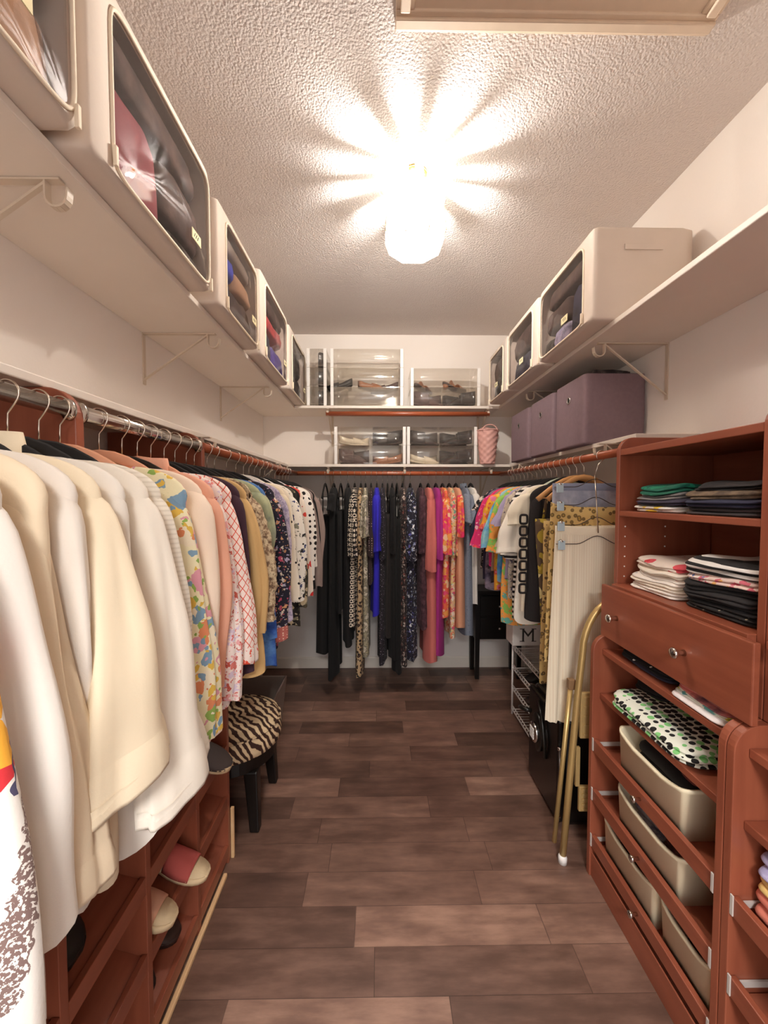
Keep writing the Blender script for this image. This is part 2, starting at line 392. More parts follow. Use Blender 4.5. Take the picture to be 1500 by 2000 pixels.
# ------------------------------------------------------------------ ceiling lamp
def make_lamp():
    lx, ly = LAMP; zt, zb = ZC, 2.40
    r = thing('ceiling_lamp', (lx, ly, ZC), 'glowing flush ceiling lamp with an eight-sided glass shade', 'lamp')
    BR = plain('lamp_brass', '#c79a4e', 0.25, 0.9)
    MB().lathe([(0.0, 0), (0.05, 0), (0.052, -0.012), (0.03, -0.02), (0.0, -0.02)], (lx, ly, ZC), 24).build('canopy', BR, r, True)
    MB().tube([(lx, ly, ZC - 0.02), (lx, ly, ZC - 0.09)], 0.008, 10).build('stem', BR, r, True)
    tc = NT('lit_crown'); ec = tc.n('ShaderNodeEmission', {'Color': (1.0, 0.94, 0.84, 1), 'Strength': 5.0}); tc.t.links.new(ec.outputs[0], tc.out.inputs[0]); CROWN = tc.m
    # crown with gaps, lamp light leaks between its teeth on to the ceiling
    cr = MB(); n = 11
    for k in range(n):
        a0 = 2 * PI * (k + 0.1) / n; a1 = a0 + 2 * PI / n * (0.42 + 0.2 * ((k * 5) % 3) / 2)
        ring = []
        for a, rr in ((a0, 0.112), (a1, 0.112), (a1, 0.108), (a0, 0.108)):
            ring.append((lx + rr * math.cos(a), ly + rr * math.sin(a)))
        z0, z1 = 2.595, 2.66
        cr.rings([[(x, y, z0) for x, y in ring], [(x, y, z1) for x, y in ring]])
    cr.lathe([(0.106, 2.585), (0.12, 2.585), (0.12, 2.597), (0.106, 2.597), (0.106, 2.585)], (lx, ly, 0), 32)
    cr.build('crown', CROWN, r)
    t = NT('lit_frosted_glass')
    em = t.n('ShaderNodeEmission', {'Color': (1.0, 0.93, 0.82, 1), 'Strength': 7.0})
    tr = t.n('ShaderNodeBsdfTransparent', {'Color': (1, 0.96, 0.9, 1)})
    mx = t.n('ShaderNodeMixShader', {0: 0.35}); t.t.links.new(tr.outputs[0], mx.inputs[1]); t.t.links.new(em.outputs[0], mx.inputs[2])
    t.t.links.new(mx.outputs[0], t.out.inputs[0])
    oct_ = lambda rr, z, ph=PI / 8: [(lx + rr * math.cos(ph + PI / 4 * k), ly + rr * math.sin(ph + PI / 4 * k), z) for k in range(8)]
    R = [oct_(0.118, 2.585), oct_(0.128, 2.45), oct_(0.112, 2.408), oct_(0.09, 2.40)]
    for k in range(8):
        k2 = (k + 1) % 8
        MB().add([R[0][k], R[0][k2], R[1][k2], R[1][k], R[2][k2], R[2][k]], [(0, 1, 2, 3), (3, 2, 4, 5)]).build('glass_panel', t.m, r)
    MB().add(R[2], [tuple(range(8))]).build('bottom_panel', t.m, r)
    for k in range(8):
        MB().tube([R[0][k], R[1][k], R[2][k]], 0.0016, 6).build('rib', BR, r, True)
    te = NT('bulb_glow'); e2 = te.n('ShaderNodeEmission', {'Color': (1, 0.9, 0.75, 1), 'Strength': 40.0}); te.t.links.new(e2.outputs[0], te.out.inputs[0])
    for dx in (-0.035, 0.035):
        MB().lathe([(0.0, -0.05), (0.02, -0.04), (0.028, -0.015), (0.024, 0.01), (0.013, 0.03), (0.013, 0.045), (0, 0.045)], (lx + dx, ly, 2.535), 14).build('bulb', te.m, r, True)
    l = bpy.data.lights.new('lamp_light', 'POINT'); l.energy = BULB_W; l.color = (1.0, 0.975, 0.95); l.shadow_soft_size = 0.022
    lo = bpy.data.objects.new('lamp_light', l); COL.objects.link(lo); lo.parent = r; lo.location = (0, 0, 2.555 - ZC)
make_lamp()

# ------------------------------------------------------------------ shelves, brackets and rods
def board(name, label, x0, x1, y0, y1, z0, z1):
    return tag(MB().box(x0, x1, y0, y1, z0, z1).build(name, MELAMINE, bevel=0.003), label, 'shelf')
ZU0, ZU1, ZL0, ZL1 = 2.05, 2.07, 1.625, 1.645
board('wall_shelf', 'long cream shelf high on the left wall under the storage bags', XL, -0.613, -0.2, YB, ZU0, ZU1)
board('wall_shelf', 'long cream shelf high on the right wall under three storage bags', 0.88, XR, -0.2, YB, ZU0, ZU1)
board('wall_shelf', 'upper cream shelf on the back wall under clear shoe boxes', -0.613, 0.88, 2.92, YB, ZU0, ZU1)
board('wall_shelf', 'lower left cream shelf above the chrome and wooden rods', XL, -0.665, -0.2, YB, ZL0, ZL1)
board('wall_shelf', 'lower right cream shelf carrying the mauve fabric cubes', 0.965, XR, 1.49, YB, ZL0, ZL1)
board('wall_shelf', 'lower cream shelf on the back wall above the dresses', -0.665, 0.965, 2.92, YB, ZL0, ZL1)

def bracket(label, wx, wy, sx, sy, ztop, arm, drop=0.20, hook=True, group='shelf brackets'):
    """wx,wy point on the wall; (sx,sy) direction into the room"""
    px, py = -sy, sx
    r = thing('shelf_bracket', (wx, wy, ztop - drop), label, 'bracket', group)
    def P(d, z, s=0): return (wx + sx * d + px * s, wy + sy * d + py * s, z)
    def strip(a, b, t=0.005, wd=0.017):
        # a strip between two (d,z) points
        (d0, z0), (d1, z1) = a, b; L = math.hypot(d1 - d0, z1 - z0); nx, nz = -(z1 - z0) / L * t / 2, (d1 - d0) / L * t / 2
        m = MB(); q = [(d0 + nx, z0 + nz), (d1 + nx, z1 + nz), (d1 - nx, z1 - nz), (d0 - nx, z0 - nz)]
        return m.rings([[P(d, z, -wd / 2) for d, z in q], [P(d, z, wd / 2) for d, z in q]])
    strip((0.003, ztop - drop), (0.003, ztop), 0.004).build('wall_strip', WHITE_METAL, r)
    strip((0.002, ztop - 0.003), (arm, ztop - 0.003), 0.004).build('arm', WHITE_METAL, r)
    strip((0.004, ztop - drop + 0.02), (arm - 0.03, ztop - 0.006), 0.005, 0.010).build('brace', WHITE_METAL, r)
    if hook:
        pts = [(arm - 0.03 + 0.0, ztop - 0.004), (arm - 0.03, ztop - 0.03)] + [(arm - 0.008 - 0.022 * math.cos(a), ztop - 0.035 - 0.022 * math.sin(a)) for a in [PI * k / 8 for k in range(9)]] + [(arm + 0.016, ztop - 0.02)]
        m = MB()
        for (a, b) in zip(pts[:-1], pts[1:]):
            q = strip(a, b, 0.004, 0.016); m.add(q.v, q.f)
        m.build('rod_hook', WHITE_METAL, r)
    return r
bracket('cream shelf bracket on the left wall nearest the front, under the first bags', XL, 0.84, 1, 0, ZU0, 0.285)
bracket('cream shelf bracket in the middle of the left wall under the upper shelf', XL, 1.60, 1, 0, ZU0, 0.285)
bracket('cream shelf bracket at the far end of the left wall under the upper shelf', XL, 2.36, 1, 0, ZU0, 0.285)
bracket('cream shelf bracket on the right wall beside the largest mauve cube', XR, 1.675, -1, 0, ZU0, 0.30, 0.235)
bracket('cream shelf bracket at the far end of the right wall above the mauve cubes', XR, 2.43, -1, 0, ZU0, 0.30, 0.2)
bracket('metal bracket holding the left end of the upper back rod', -0.372, YB, 0, -1, ZU0, 0.30, 0.24)
bracket('metal bracket holding the right end of the upper back rod', 0.80, YB, 0, -1, ZU0, 0.30, 0.24)
bracket('metal bracket holding the lower back rod near its left end', -0.372, YB, 0, -1, ZL0, 0.30, 0.24)
bracket('metal bracket holding the lower back rod at its middle', 0.19, YB, 0, -1, ZL0, 0.30, 0.24)
bracket('metal bracket holding the lower back rod near its right end', 0.825, YB, 0, -1, ZL0, 0.30, 0.24)
bracket('white bracket holding the right wooden rod beside the cherry tower', XR, 1.62, -1, 0, ZL0, 0.318, 0.24)
bracket('white bracket holding the right wooden rod under the smallest mauve cube', XR, 2.62, -1, 0, ZL0, 0.318, 0.24)
bracket('white bracket holding the left wooden rod beside the rear wooden divider', XL, 1.46, 1, 0, ZL0, 0.318, 0.24)
bracket('white bracket holding the left wooden rod at its far end', XL, 2.60, 1, 0, ZL0, 0.318, 0.24)

RXL, RXR, RYB, RZ = -0.61, 0.90, 2.93, 1.578
def rod(label, a, b, mat, r=0.016):
    return tag(MB().tube([a, b], r, 20).build('closet_rod', mat, smooth=True), label, 'rod')
rod('wooden rod along the left wall holding blouses beyond the chrome rod', (RXL, 1.385, RZ), (RXL, 2.912, RZ), ROD_W)
rod('wooden rod across the back wall holding the long dresses', (-0.75, RYB, RZ), (0.98, RYB, RZ), wood('cherry_rod_across', '#92462a', '#a85a38', 'x', 0.3))
rod('empty wooden rod under the upper back shelf', (-0.385, RYB - 0.005, 2.012), (0.81, RYB - 0.005, 2.012), wood('cherry_rod_across', '#92462a', '#a85a38', 'x', 0.3), 0.017)
rod('wooden rod along the right wall beside the cherry tower', (RXR, 1.435, RZ - 0.005), (RXR, 2.912, RZ - 0.005), ROD_W)
def chrome_rod(y0, y1, label):
    m = MB(); ring = [(0.010 * math.cos(a) + RXL, (0.016 * (1 if math.sin(a) > 0 else 1)) * math.sin(a) + RZ) for a in [2 * PI * k / 20 for k in range(20)]]
    m.rings([[(x, y0, z) for x, z in ring], [(x, y1, z) for x, z in ring]])
    return tag(m.build('closet_rod', CHROME, smooth=True), label, 'rod')
chrome_rod(0.2, 0.798, 'chrome oval rod in the near left corner holding white blouses')
chrome_rod(0.822, 1.358, 'chrome oval rod between the two wooden dividers on the left')

# ------------------------------------------------------------------ cherry hanging unit and shoe cubby on the left
def rounded_panel(m, x0, x1, y0, y1, z0, z1, r=0.05, side=1):
    """upright panel with the top front corner rounded; side=+1: front at x1"""
    xf = x1 if side > 0 else x0; xb = x0 if side > 0 else x1
    poly = [(xb, z0), (xf, z0), (xf, z1 - r)]
    for k in range(1, 9):
        a = PI / 2 * k / 8; poly.append((xf - side * r * (1 - math.cos(a)), z1 - r + r * math.sin(a)))
    poly.append((xb, z1))
    return m.prism(poly, 'y', y0, y1)

hu = thing('hanging_unit', (XL, 0.8, 0.66), 'cherry wood hanging dividers with dark back board under the lower left shelf', 'cabinet')
for y in (0.80, 1.36):
    p = rounded_panel(MB(), XL + 0.012, -0.60, y, y + 0.022, 0.665, ZL0 - 0.001, 0.06)
    p.build('divider_panel', CHERRY_V, hu, bevel=0.002)
    MB().lathe([(0.0, 0), (0.024, 0), (0.024, 0.008), (0.0, 0.008)], (0, 0, 0), 16)
MB().box(XL + 0.001, XL + 0.011, -0.2, 1.382, 0.665, 1.55).build('back_panel', DARKBACK, hu)
MB().box(XL + 0.012, XL + 0.03, -0.2, 0.799, 1.49, 1.55).build('rail', CHERRY, hu, bevel=0.002)
MB().box(XL + 0.012, XL + 0.03, 0.823, 1.359, 1.49, 1.55).build('rail', CHERRY, hu, bevel=0.002)
for y in (0.79, 0.822, 1.35):
    fl = MB(); ring = [(RXL + 0.014 * math.cos(a), RZ + 0.021 * math.sin(a)) for a in [2 * PI * k / 18 for k in range(18)]]
    fl.rings([[(x, y + 0.0005, z) for x, z in ring], [(x, y + 0.0095, z) for x, z in ring]]).build('rod_socket', CHROME, hu, True)

cb = thing('shoe_cubby', (-0.75, 1.1, 0), 'low cherry wood shoe cubby with slanted shelves under the white blouses', 'cabinet')
CY = [0.42, 0.69, 0.955, 1.225, 1.478]
XF = -0.577
for y in CY:
    MB().box(XL + 0.014, XF, y, y + 0.02, 0, 0.64).build('side_panel', CHERRY_V, cb, bevel=0.0015)
MB().box(XL + 0.001, XL + 0.013, CY[0], CY[-1] + 0.02, 0, 0.64).build('back_panel', CHERRY, cb)
MB().box(XL + 0.001, XF, CY[0], CY[-1] + 0.02, 0.641, 0.66).build('top_board', CHERRY, cb, bevel=0.0015)
SHZ = [0.045, 0.24, 0.44]
def slant(x, z0): return z0 + (XF - x) * 0.30
for i in range(4):
    y0, y1 = CY[i] + 0.0205, CY[i + 1] - 0.0005
    for z0 in SHZ:
        zb = slant(XL + 0.014, z0)
        MB().prism([(XF - 0.004, z0), (XL + 0.014, zb), (XL + 0.014, zb + 0.016), (XF - 0.004, z0 + 0.016)], 'y', y0, y1).build('slanted_shelf', CHERRY, cb)
        MB().box(XF - 0.0145, XF - 0.0005, y0, y1, z0 - 0.02, z0 + 0.026).build('front_lip', CHERRY, cb, bevel=0.001)
tag(MB().box(XF + 0.001, XF + 0.016, 0.3, 1.425, 0, 0.016).build('shoe_moulding', LIGHTWOOD, bevel=0.004), 'thin raw pine moulding strip along the foot of the shoe cubby', 'moulding')
tag(MB().box(XF - 0.0, XF + 0.012, 1.50, 1.512, 0, 0.20).build('pine_stick', LIGHTWOOD, bevel=0.0015), 'short upright raw pine stick at the far end of the shoe cubby', 'stick')

# ------------------------------------------------------------------ cherry towers on the right
def clip_bar(r, xa, xb, y0, y1, z, h=0.045, knob=True):
    b = MB().box(xa, xb, y0, y1, z, z + h).build('pull_out_rail', CHERRY, r, bevel=0.002)
    for y in (y0, y1 - 0.008):
        MB().box(xa - 0.004, xa - 0.0005, y, y + 0.008, z + 0.004, z + h + 0.006).build('end_clip', CLIP, b, bevel=0.001)
    if knob:
        ym = (y0 + y1) / 2
        k = MB()
        prof = [(0, 0), (0.005, 0), (0.0045, 0.012), (0.010, 0.020), (0.0095, 0.026), (0, 0.027)]
        rings = [[(xa - zz, ym + rr * math.cos(a), z + h * 0.55 + rr * math.sin(a)) for a in [2 * PI * i / 14 for i in range(14)]] for rr, zz in prof[1:-1]]
        k.rings(rings).build('knob', CHROME, b, True)
    # side runner
    for y in (y0 + 0.001, y1 - 0.005):
        MB().box(xb + 0.001, XR - 0.03, y, y + 0.004, z + 0.02, z + 0.034).build('runner', CLIP, b)

def tower(y0, y1, label, drawer=True):
    r = thing('closet_tower', (1.0, (y0 + y1) / 2, 0), label, 'cabinet')
    T = 0.02
    for y in (y0, y1 - T):
        rounded_panel(MB(), 0.78, XR - 0.015, y, y + T, 0, 0.905, 0.06, -1).build('lower_side_panel', CHERRY_V, r, bevel=0.002)
        rounded_panel(MB(), 0.86, XR - 0.015, y, y + T, 0.906, 1.618, 0.05, -1).build('upper_side_panel', CHERRY_V, r, bevel=0.002)
    a, b = y0 + T + 0.0005, y1 - T - 0.0005
    MB().box(XR - 0.014, XR - 0.002, y0, y1, 0.0, 1.618).build('back_panel', CHERRY, r)
    MB().box(0.862, XR - 0.015, a, b, 1.553, 1.575).build('top_board', CHERRY, r, bevel=0.002)
    MB().box(0.862, XR - 0.015, a, b, 1.338, 1.356).build('shelf', CHERRY, r, bevel=0.002)
    MB().box(0.84, XR - 0.015, a, b, 1.075, 1.094).build('shelf', CHERRY, r, bevel=0.002)
    MB().box(0.812, XR - 0.015, a, b, 0.835, 0.855).build('shelf', CHERRY, r, bevel=0.002)
    MB().box(0.806, XR - 0.015, a, b, 0.672, 0.692).build('shelf', CHERRY, r, bevel=0.002)
    MB().box(0.80, XR - 0.015, a, b, 0.06, 0.078).build('bottom_board', CHERRY, r, bevel=0.002)
    MB().box(0.792, 0.808, a, b, 0.0, 0.06).build('plinth', CHERRY, r, bevel=0.002)
    MB().box(0.787, 0.7915, y0 + 0.02, y1 - 0.02, 0.0, 0.09).build('kick_strip', CHERRY, r, bevel=0.001)
    # pin holes for shelves
    for zz in [1.12 + 0.036 * k for k in range(6)]:
        for xx in (0.885, 1.03):
            hp = MB(); hp.rings([[(xx + 0.0028 * math.cos(q), y1 - T - dy, zz + 0.0028 * math.sin(q)) for q in [2 * PI * i / 8 for i in range(8)]] for dy in (0.0004, 0.0012)])
            hp.build('shelf_pin', WHITEP, r)
    # drawer
    d = None
    if drawer: d = MB().box(0.805, 0.822, y0 - 0.032, y1 - 0.018, 0.908, 1.092).build('drawer', CHERRY, r, bevel=0.003)
    if drawer: MB().box(0.823, XR - 0.05, a + 0.008, b - 0.008, 0.93, 1.05).build('drawer_box', CHERRY, d)
    for yk in ((y0 + 0.28 * (y1 - y0), y0 + 0.80 * (y1 - y0)) if drawer else ()):
        prof = [(0.009, 0), (0.006, 0.012), (0.010, 0.022), (0.015, 0.028), (0.012, 0.033), (0.002, 0.034)]
        MB().rings([[(0.805 - zz, yk + rr * math.cos(q), 0.995 + rr * math.sin(q)) for q in [2 * PI * i / 16 for i in range(16)]] for rr, zz in prof]).build('knob', CHROME, d, True)
    for z in (0.475, 0.29, 0.115):
        clip_bar(r, 0.784, 0.80, a, b, z)
        MB().box(0.8005, XR - 0.03, a + 0.006, b - 0.006, z - 0.004, z + 0.008).build('pull_out_tray', CHERRY, r)
    return r
tower(0.862, 1.432, 'cherry wood tower on the right with one drawer above cream bins')
tower(0.285, 0.860, 'second cherry wood tower cut off by the right edge, nearest the front', False)

def cream_bin(x0, x1, y0, y1, z0, h, label):
    """plastic bin whose long front edge dips"""
    r = MB(); n = 48
    def loop(x0, x1, y0, y1, rc, zf):
        pts = []
        cs = [(x1 - rc, y1 - rc, 0), (x0 + rc, y1 - rc, 1), (x0 + rc, y0 + rc, 2), (x1 - rc, y0 + rc, 3)]
        for cx, cy, q in cs:
            for k in range(6):
                a = PI / 2 * q + PI / 2 * k / 5; pts.append((cx + rc * math.cos(a), cy + rc * math.sin(a)))
        # subdivide long front edge (between corner 1 end and corner 2 start)
        out = []
        for i, p in enumerate(pts):
            out.append(p); q = pts[(i + 1) % len(pts)]
            d = math.hypot(q[0] - p[0], q[1] - p[1])
            if d > 0.05:
                for k in range(1, 8): out.append((p[0] + (q[0] - p[0]) * k / 8, p[1] + (q[1] - p[1]) * k / 8))
        return [(x, y, zf(x, y)) for x, y in out]
    def rim(off):
        def f(x, y):
            v = (y - y0) / (y1 - y0); front = max(0, 1 - (x - x0) / 0.05)
            dip = 0.022 * max(0.0, min(1.0, 1.25 * (1 - (2 * v - 1) ** 2)))
            return z0 + h - dip * front + off
        return f
    ins = 0.012
    L = [loop(x0 + 0.002, x1 - ins, y0 + ins, y1 - ins, 0.012, lambda x, y: z0), loop(x0, x1, y0, y1, 0.016, rim(-0.012)),
         loop(x0 - 0.004, x1 + 0.004, y0 - 0.004, y1 + 0.004, 0.027, rim(-0.010)), loop(x0 - 0.004, x1 + 0.004, y0 - 0.004, y1 + 0.004, 0.027, rim(0)),
         loop(x0 + 0.003, x1 - 0.003, y0 + 0.003, y1 - 0.003, 0.023, rim(0)), loop(x0 + ins + 0.004, x1 - ins - 0.004, y0 + ins + 0.004, y1 - ins - 0.004, 0.018, lambda x, y: z0 + 0.004)]
    r.rings(L)
    return tag(r.build('plastic_bin', CREAMBIN, smooth=True), label, 'bin', 'cream plastic bins')
TZ = {0: 0.484, 1: 0.299, 2: 0.124}
cream_bin(0.806, 1.12, 1.005, 1.30, TZ[0], 0.15, 'cream plastic bin on the top pull-out rail of the right tower')
cream_bin(0.806, 1.12, 1.010, 1.30, TZ[1], 0.14, 'cream plastic bin on the middle pull-out rail of the right tower')
cream_bin(0.806, 1.12, 1.105, 1.375, TZ[2], 0.145, 'far cream plastic bin on the lowest pull-out rail of the right tower')
cream_bin(0.806, 1.12, 0.90, 1.090, TZ[2], 0.145, 'near cream plastic bin on the lowest pull-out rail of the right tower')

# ------------------------------------------------------------------ folded clothes
def folded(name, x0, x1, y0, y1, z0, h, mat, label, cat='clothes', seed=0, layers=2, group=None, droop=0.0, kind=None):
    rs = random.Random(seed); m = MB()
    N, M = 40, 5
    hl_ = h / layers
    for li in range(layers):
        rings = []
        sh = 0.006 * (rs.random() - 0.5) * 2; sx = 0.005 * (rs.random() - 0.5) * 2
        prof = [(0.35, 0.02), (0.92, 0.0), (0.985, 0.25), (1.0, 0.5), (0.975, 0.80), (0.90, 0.97), (0.7, 1.03), (0.3, 1.06)]
        for (sc_, hz) in prof:
            ring = []
            for k in range(N):
                a = 2 * PI * k / N; c, s_ = math.cos(a), math.sin(a)
                p = 0.28
                ux = math.copysign(abs(c) ** p, c) * sc_; uy = math.copysign(abs(s_) ** p, s_) * sc_
                x = (x0 + x1) / 2 + sx + ux * (x1 - x0) / 2; y = (y0 + y1) / 2 + sh + uy * (y1 - y0) / 2
                wob = noise.noise(Vector((x * 14 + seed, y * 14, li * 3.1)))
                x += 0.011 * wob * sc_; y += 0.012 * noise.noise(Vector((x * 11, y * 11 + seed, li))) * sc_
                z = z0 + li * hl_ + hz * hl_ * (1 + 0.45 * noise.noise(Vector((x * 9 + seed * 1.7, y * 12, li * 0.8))) * (hz > 0.3)) * (0.96 if li < layers - 1 else 1.0)
                if droop: z -= droop * max(0, (x0 + 0.05 - x) / 0.05) * (0 if li else 0.0)
                # the whole pile sags and swells together, more the higher it is
                base_ = max([q_ for q_ in (0.0, 0.692, 0.855, 1.094, 1.356) if q_ <= z0 + 0.002]); fr = min(1.0, (z - base_) / 0.07) if base_ else 0.0
                edge_ = max(0.0, 1 - (x - x0) / 0.06)
                z += fr * (0.013 * noise.noise(Vector((x * 9, y * 10, base_ * 7))) - 0.012 * edge_ ** 2)
                x += fr * 0.016 * noise.noise(Vector((z * 40, y * 7, seed * 2.3))); y += fr * 0.012 * noise.noise(Vector((z * 45, x * 7, seed * 1.3)))
                ring.append((x, y, max(z, base_ + 0.0006) if base_ else z))
            rings.append(ring)
        m.rings(rings)
    o = m.build(name, mat, smooth=True)
    tag(o, label, cat, group, kind); return o

CL = lambda n, *a, **k: cloth(n, *a, **k)
# top shelf of the right tower (surface z 1.356)
folded('folded_shirt', 0.885, 1.12, 1.18, 1.385, 1.357, 0.020, CL('white_yellow_print', '#efe9e2', 'floral', ('#e8c23a', '#c9c2bc', '#efe9e2'), 18), 'folded white shirt with yellow, bottom of the left pile on the tower top shelf', seed=1)
folded('folded_shirt', 0.885, 1.12, 1.17, 1.38, 1.379, 0.018, CL('navy_candy_print', '#3a3446', 'specks', ('#e84d3a', '#f0c93c', '#57c05a', '#e9e2de'), 30, 0.4), 'folded dark shirt with bright dots between grey and white shirts', seed=2)
folded('folded_shirt', 0.89, 1.12, 1.18, 1.38, 1.399, 0.018, CL('heather_grey', '#7c7877'), 'folded heather grey shirt right under the green one', seed=3)
folded('folded_shirt', 0.90, 1.11, 1.19, 1.365, 1.419, 0.024, CL('emerald_camo', '#12735a', 'mottle', ('#0d5f4b', '#168a6a', '#2b4a3f'), 14, 0.6), 'folded emerald green shirt, topmost of the left pile', seed=4)
folded('folded_shirt', 0.885, 1.12, 0.91, 1.155, 1.357, 0.022, CL('charcoal', '#3a3436'), 'folded charcoal shirt, bottom of the dark pile on the tower top shelf', seed=5)
folded('folded_shirt', 0.88, 1.12, 0.915, 1.15, 1.381, 0.026, CL('navy_white_stripe', '#262741', 'stripe', ('#e8e2dc',), 16, 0.16), 'folded navy shirt with white lines in the dark pile', seed=6)
folded('folded_shirt', 0.89, 1.12, 0.92, 1.15, 1.409, 0.022, CL('brown_swirl', '#3a2b26', 'mottle', ('#2a2020', '#7a6650', '#3a2b26'), 16), 'folded dark brown patterned shirt near the top of the dark pile', seed=7)
folded('folded_shirt', 0.895, 1.12, 0.92, 1.145, 1.433, 0.018, CL('soft_black', '#201b1c'), 'folded black shirt, topmost of the dark pile on the tower top shelf', seed=8)
# second shelf (surface 1.094)
zz = 1.095
for i, (mn, args, lab) in enumerate((
    ('plain_white_tee', ('#f3ece3',), 'folded plain white tee at the very bottom of the white pile'),
    ('ivory_tee', ('#eee3d2',), 'folded ivory tee, second from the bottom of the white pile'),
    ('grey_splash_tee', ('#f0e8df', 'floral', ('#8a8a96', '#d9a9a0', '#efe6dd'), 14, 0.3), 'folded white tee with grey flowers in the white pile'),
    ('cream_knit_tee', ('#f1e6d6',), 'folded cream tee just below the red print tee'),
    ('red_print_tee', ('#efe0d2', 'floral', ('#c9343c', '#efe0d2', '#d8505a'), 12, 0.3), 'folded white tee with red print, topmost of the white pile'))):
    folded('folded_tee', 0.875 + 0.004 * i, 1.10, 1.155, 1.375, zz, 0.020, CL(mn, *args), lab, seed=20 + i); zz += 0.0215
zz = 1.095
for i, (mn, args, lab, hh) in enumerate((
    ('black_sequin', ('#1a1616', 'specks', ('#d8d0c2', '#a89a80', '#8a8070'), 70, 0.4), 'folded black sequinned top at the bottom of the black pile', 0.022),
    ('black_shine', ('#191516',), 'folded black top, second from the bottom of the black pile', 0.020),
    ('black_jersey', ('#211c1d',), 'folded black jersey top in the middle of the black pile', 0.020),
    ('black_white_patch', ('#1b1718', 'specks', ('#f0ece8', '#f0ece8'), 22, 0.35), 'folded black top with white patches in the black pile', 0.022),
    ('pink_blue_bouquet', ('#e9cfc4', 'floral', ('#d56a7a', '#6a82b8', '#e8b26a', '#f0e4da'), 24), 'folded pink floral top between the black and striped tops', 0.018),
    ('bold_black_stripe', ('#f0ebe5', 'stripe', ('#1a1617',), 60, 0.5), 'folded black and white striped top, topmost of the black pile', 0.034))):
    folded('folded_jersey', 0.875, 1.10, 0.905, 1.135, zz, hh, CL(mn, *args, stretch=(1, 0.6, 1) if 'stripe' in mn else (1, 1, 1)), lab, seed=40 + i); zz += hh + 0.0015
# shelf at 0.855
folded('folded_blouse', 0.835, 1.08, 1.12, 1.34, 0.856, 0.014, CL('navy_satin', '#2b2638'), 'folded navy satin blouse under the black one below the drawer', seed=60, layers=1)
folded('folded_blouse', 0.83, 1.08, 1.115, 1.345, 0.8705, 0.018, CL('black_foil_dots', '#171315', 'specks', ('#e9e4de', '#e9e4de'), 40, 0.4), 'folded black blouse with white flecks below the drawer', seed=61)
folded('folded_blouse', 0.86, 1.08, 1.20, 1.345, 0.889, 0.013, CL('pale_taupe_jersey', '#d8c9ba'), 'folded pale taupe top lying on the black flecked blouse', seed=62, layers=1)
folded('folded_blouse', 0.815, 1.08, 0.90, 1.09, 0.856, 0.012, CL('white_pink_edge', '#f0e6e2'), 'folded white top at the bottom of the pile by the tower post', seed=63, layers=1)
folded('folded_blouse', 0.82, 1.08, 0.905, 1.09, 0.8685, 0.014, CL('tropical_leaf', '#eef0e4', 'floral', ('#93a84a', '#6fb0ae', '#e6dd4a', '#33445a'), 16), 'folded white top with green leaf print by the tower post', seed=64)
folded('folded_blouse', 0.83, 1.08, 0.90, 1.085, 0.883, 0.020, CL('coral_tie_dye', '#dd7a72', 'mottle', ('#dd7a72', '#e58a80', '#3a2a40'), 10, 0.4), 'folded coral top with dark print, topmost by the tower post', seed=65)
# shelf at 0.692
folded('folded_dress', 0.80, 1.10, 0.985, 1.345, 0.693, 0.05, CL('green_black_dot', '#eef0e0', 'dots', ('#15120f', '#15120f', '#86cf7e', '#15120f'), 46, 0.46), 'black, white and green dotted dress bunched on the tower shelf', seed=70, layers=3)
folded('folded_jersey', 0.90, 1.10, 1.24, 1.37, 0.745, 0.03, CL('soft_black', '#201b1c'), 'small black garment lying on the dotted dress', seed=71)
# things in the bins
folded('folded_leggings', 0.845, 1.09, 1.035, 1.27, TZ[0] + 0.012, 0.115, CL('legging_black', '#1c1718'), 'black leggings heaped in the top cream bin', seed=80, layers=4)
folded('folded_leggings', 0.86, 1.08, 1.03, 1.10, TZ[0] + 0.13, 0.016, CL('rust_red', '#7c3a38'), 'rust red garment at the near end of the top cream bin', seed=81)
folded('folded_scarf', 0.845, 1.09, 1.15, 1.275, TZ[1] + 0.012, 0.100, CL('blue_grey_scarf', '#5a5664', 'mottle', ('#2b2a38', '#8a8894', '#d0c8c4', '#3c3648'), 24), 'grey and white scarf in the middle cream bin', seed=82, layers=3)
folded('folded_scarf', 0.845, 1.09, 1.035, 1.145, TZ[1] + 0.012, 0.095, CL('maroon_scarf', '#4a2628', 'mottle', ('#2a181c', '#6c3a38', '#8a7a5c'), 24), 'dark maroon scarf in the middle cream bin', seed=83, layers=3)
folded('folded_scarf', 0.845, 1.09, 1.13, 1.35, TZ[2] + 0.012, 0.10, CL('plum_black_knit', '#2e2024'), 'dark plum knitwear in the far lowest cream bin', seed=84, layers=3)
folded('folded_scarf', 0.845, 1.09, 0.93, 1.06, TZ[2] + 0.012, 0.10, CL('dark_brown_knit', '#33241f'), 'dark brown knitwear in the near lowest cream bin', seed=85, layers=3)
folded('folded_jersey', 0.82, 1.08, 0.70, 0.83, TZ[0] + 0.010, 0.06, CL('coral_knit', '#e0856e'), 'coral folded top at the bottom of the pile in the second tower', seed=86)
folded('folded_jersey', 0.82, 1.08, 0.70, 0.83, TZ[0] + 0.072, 0.035, CL('straw_knit', '#e8c67a'), 'straw yellow folded top in the second tower', seed=87)
folded('folded_jersey', 0.82, 1.08, 0.70, 0.825, TZ[0] + 0.109, 0.05, CL('lilac_knit', '#b9b2d6'), 'lilac folded top in the second tower', seed=88)

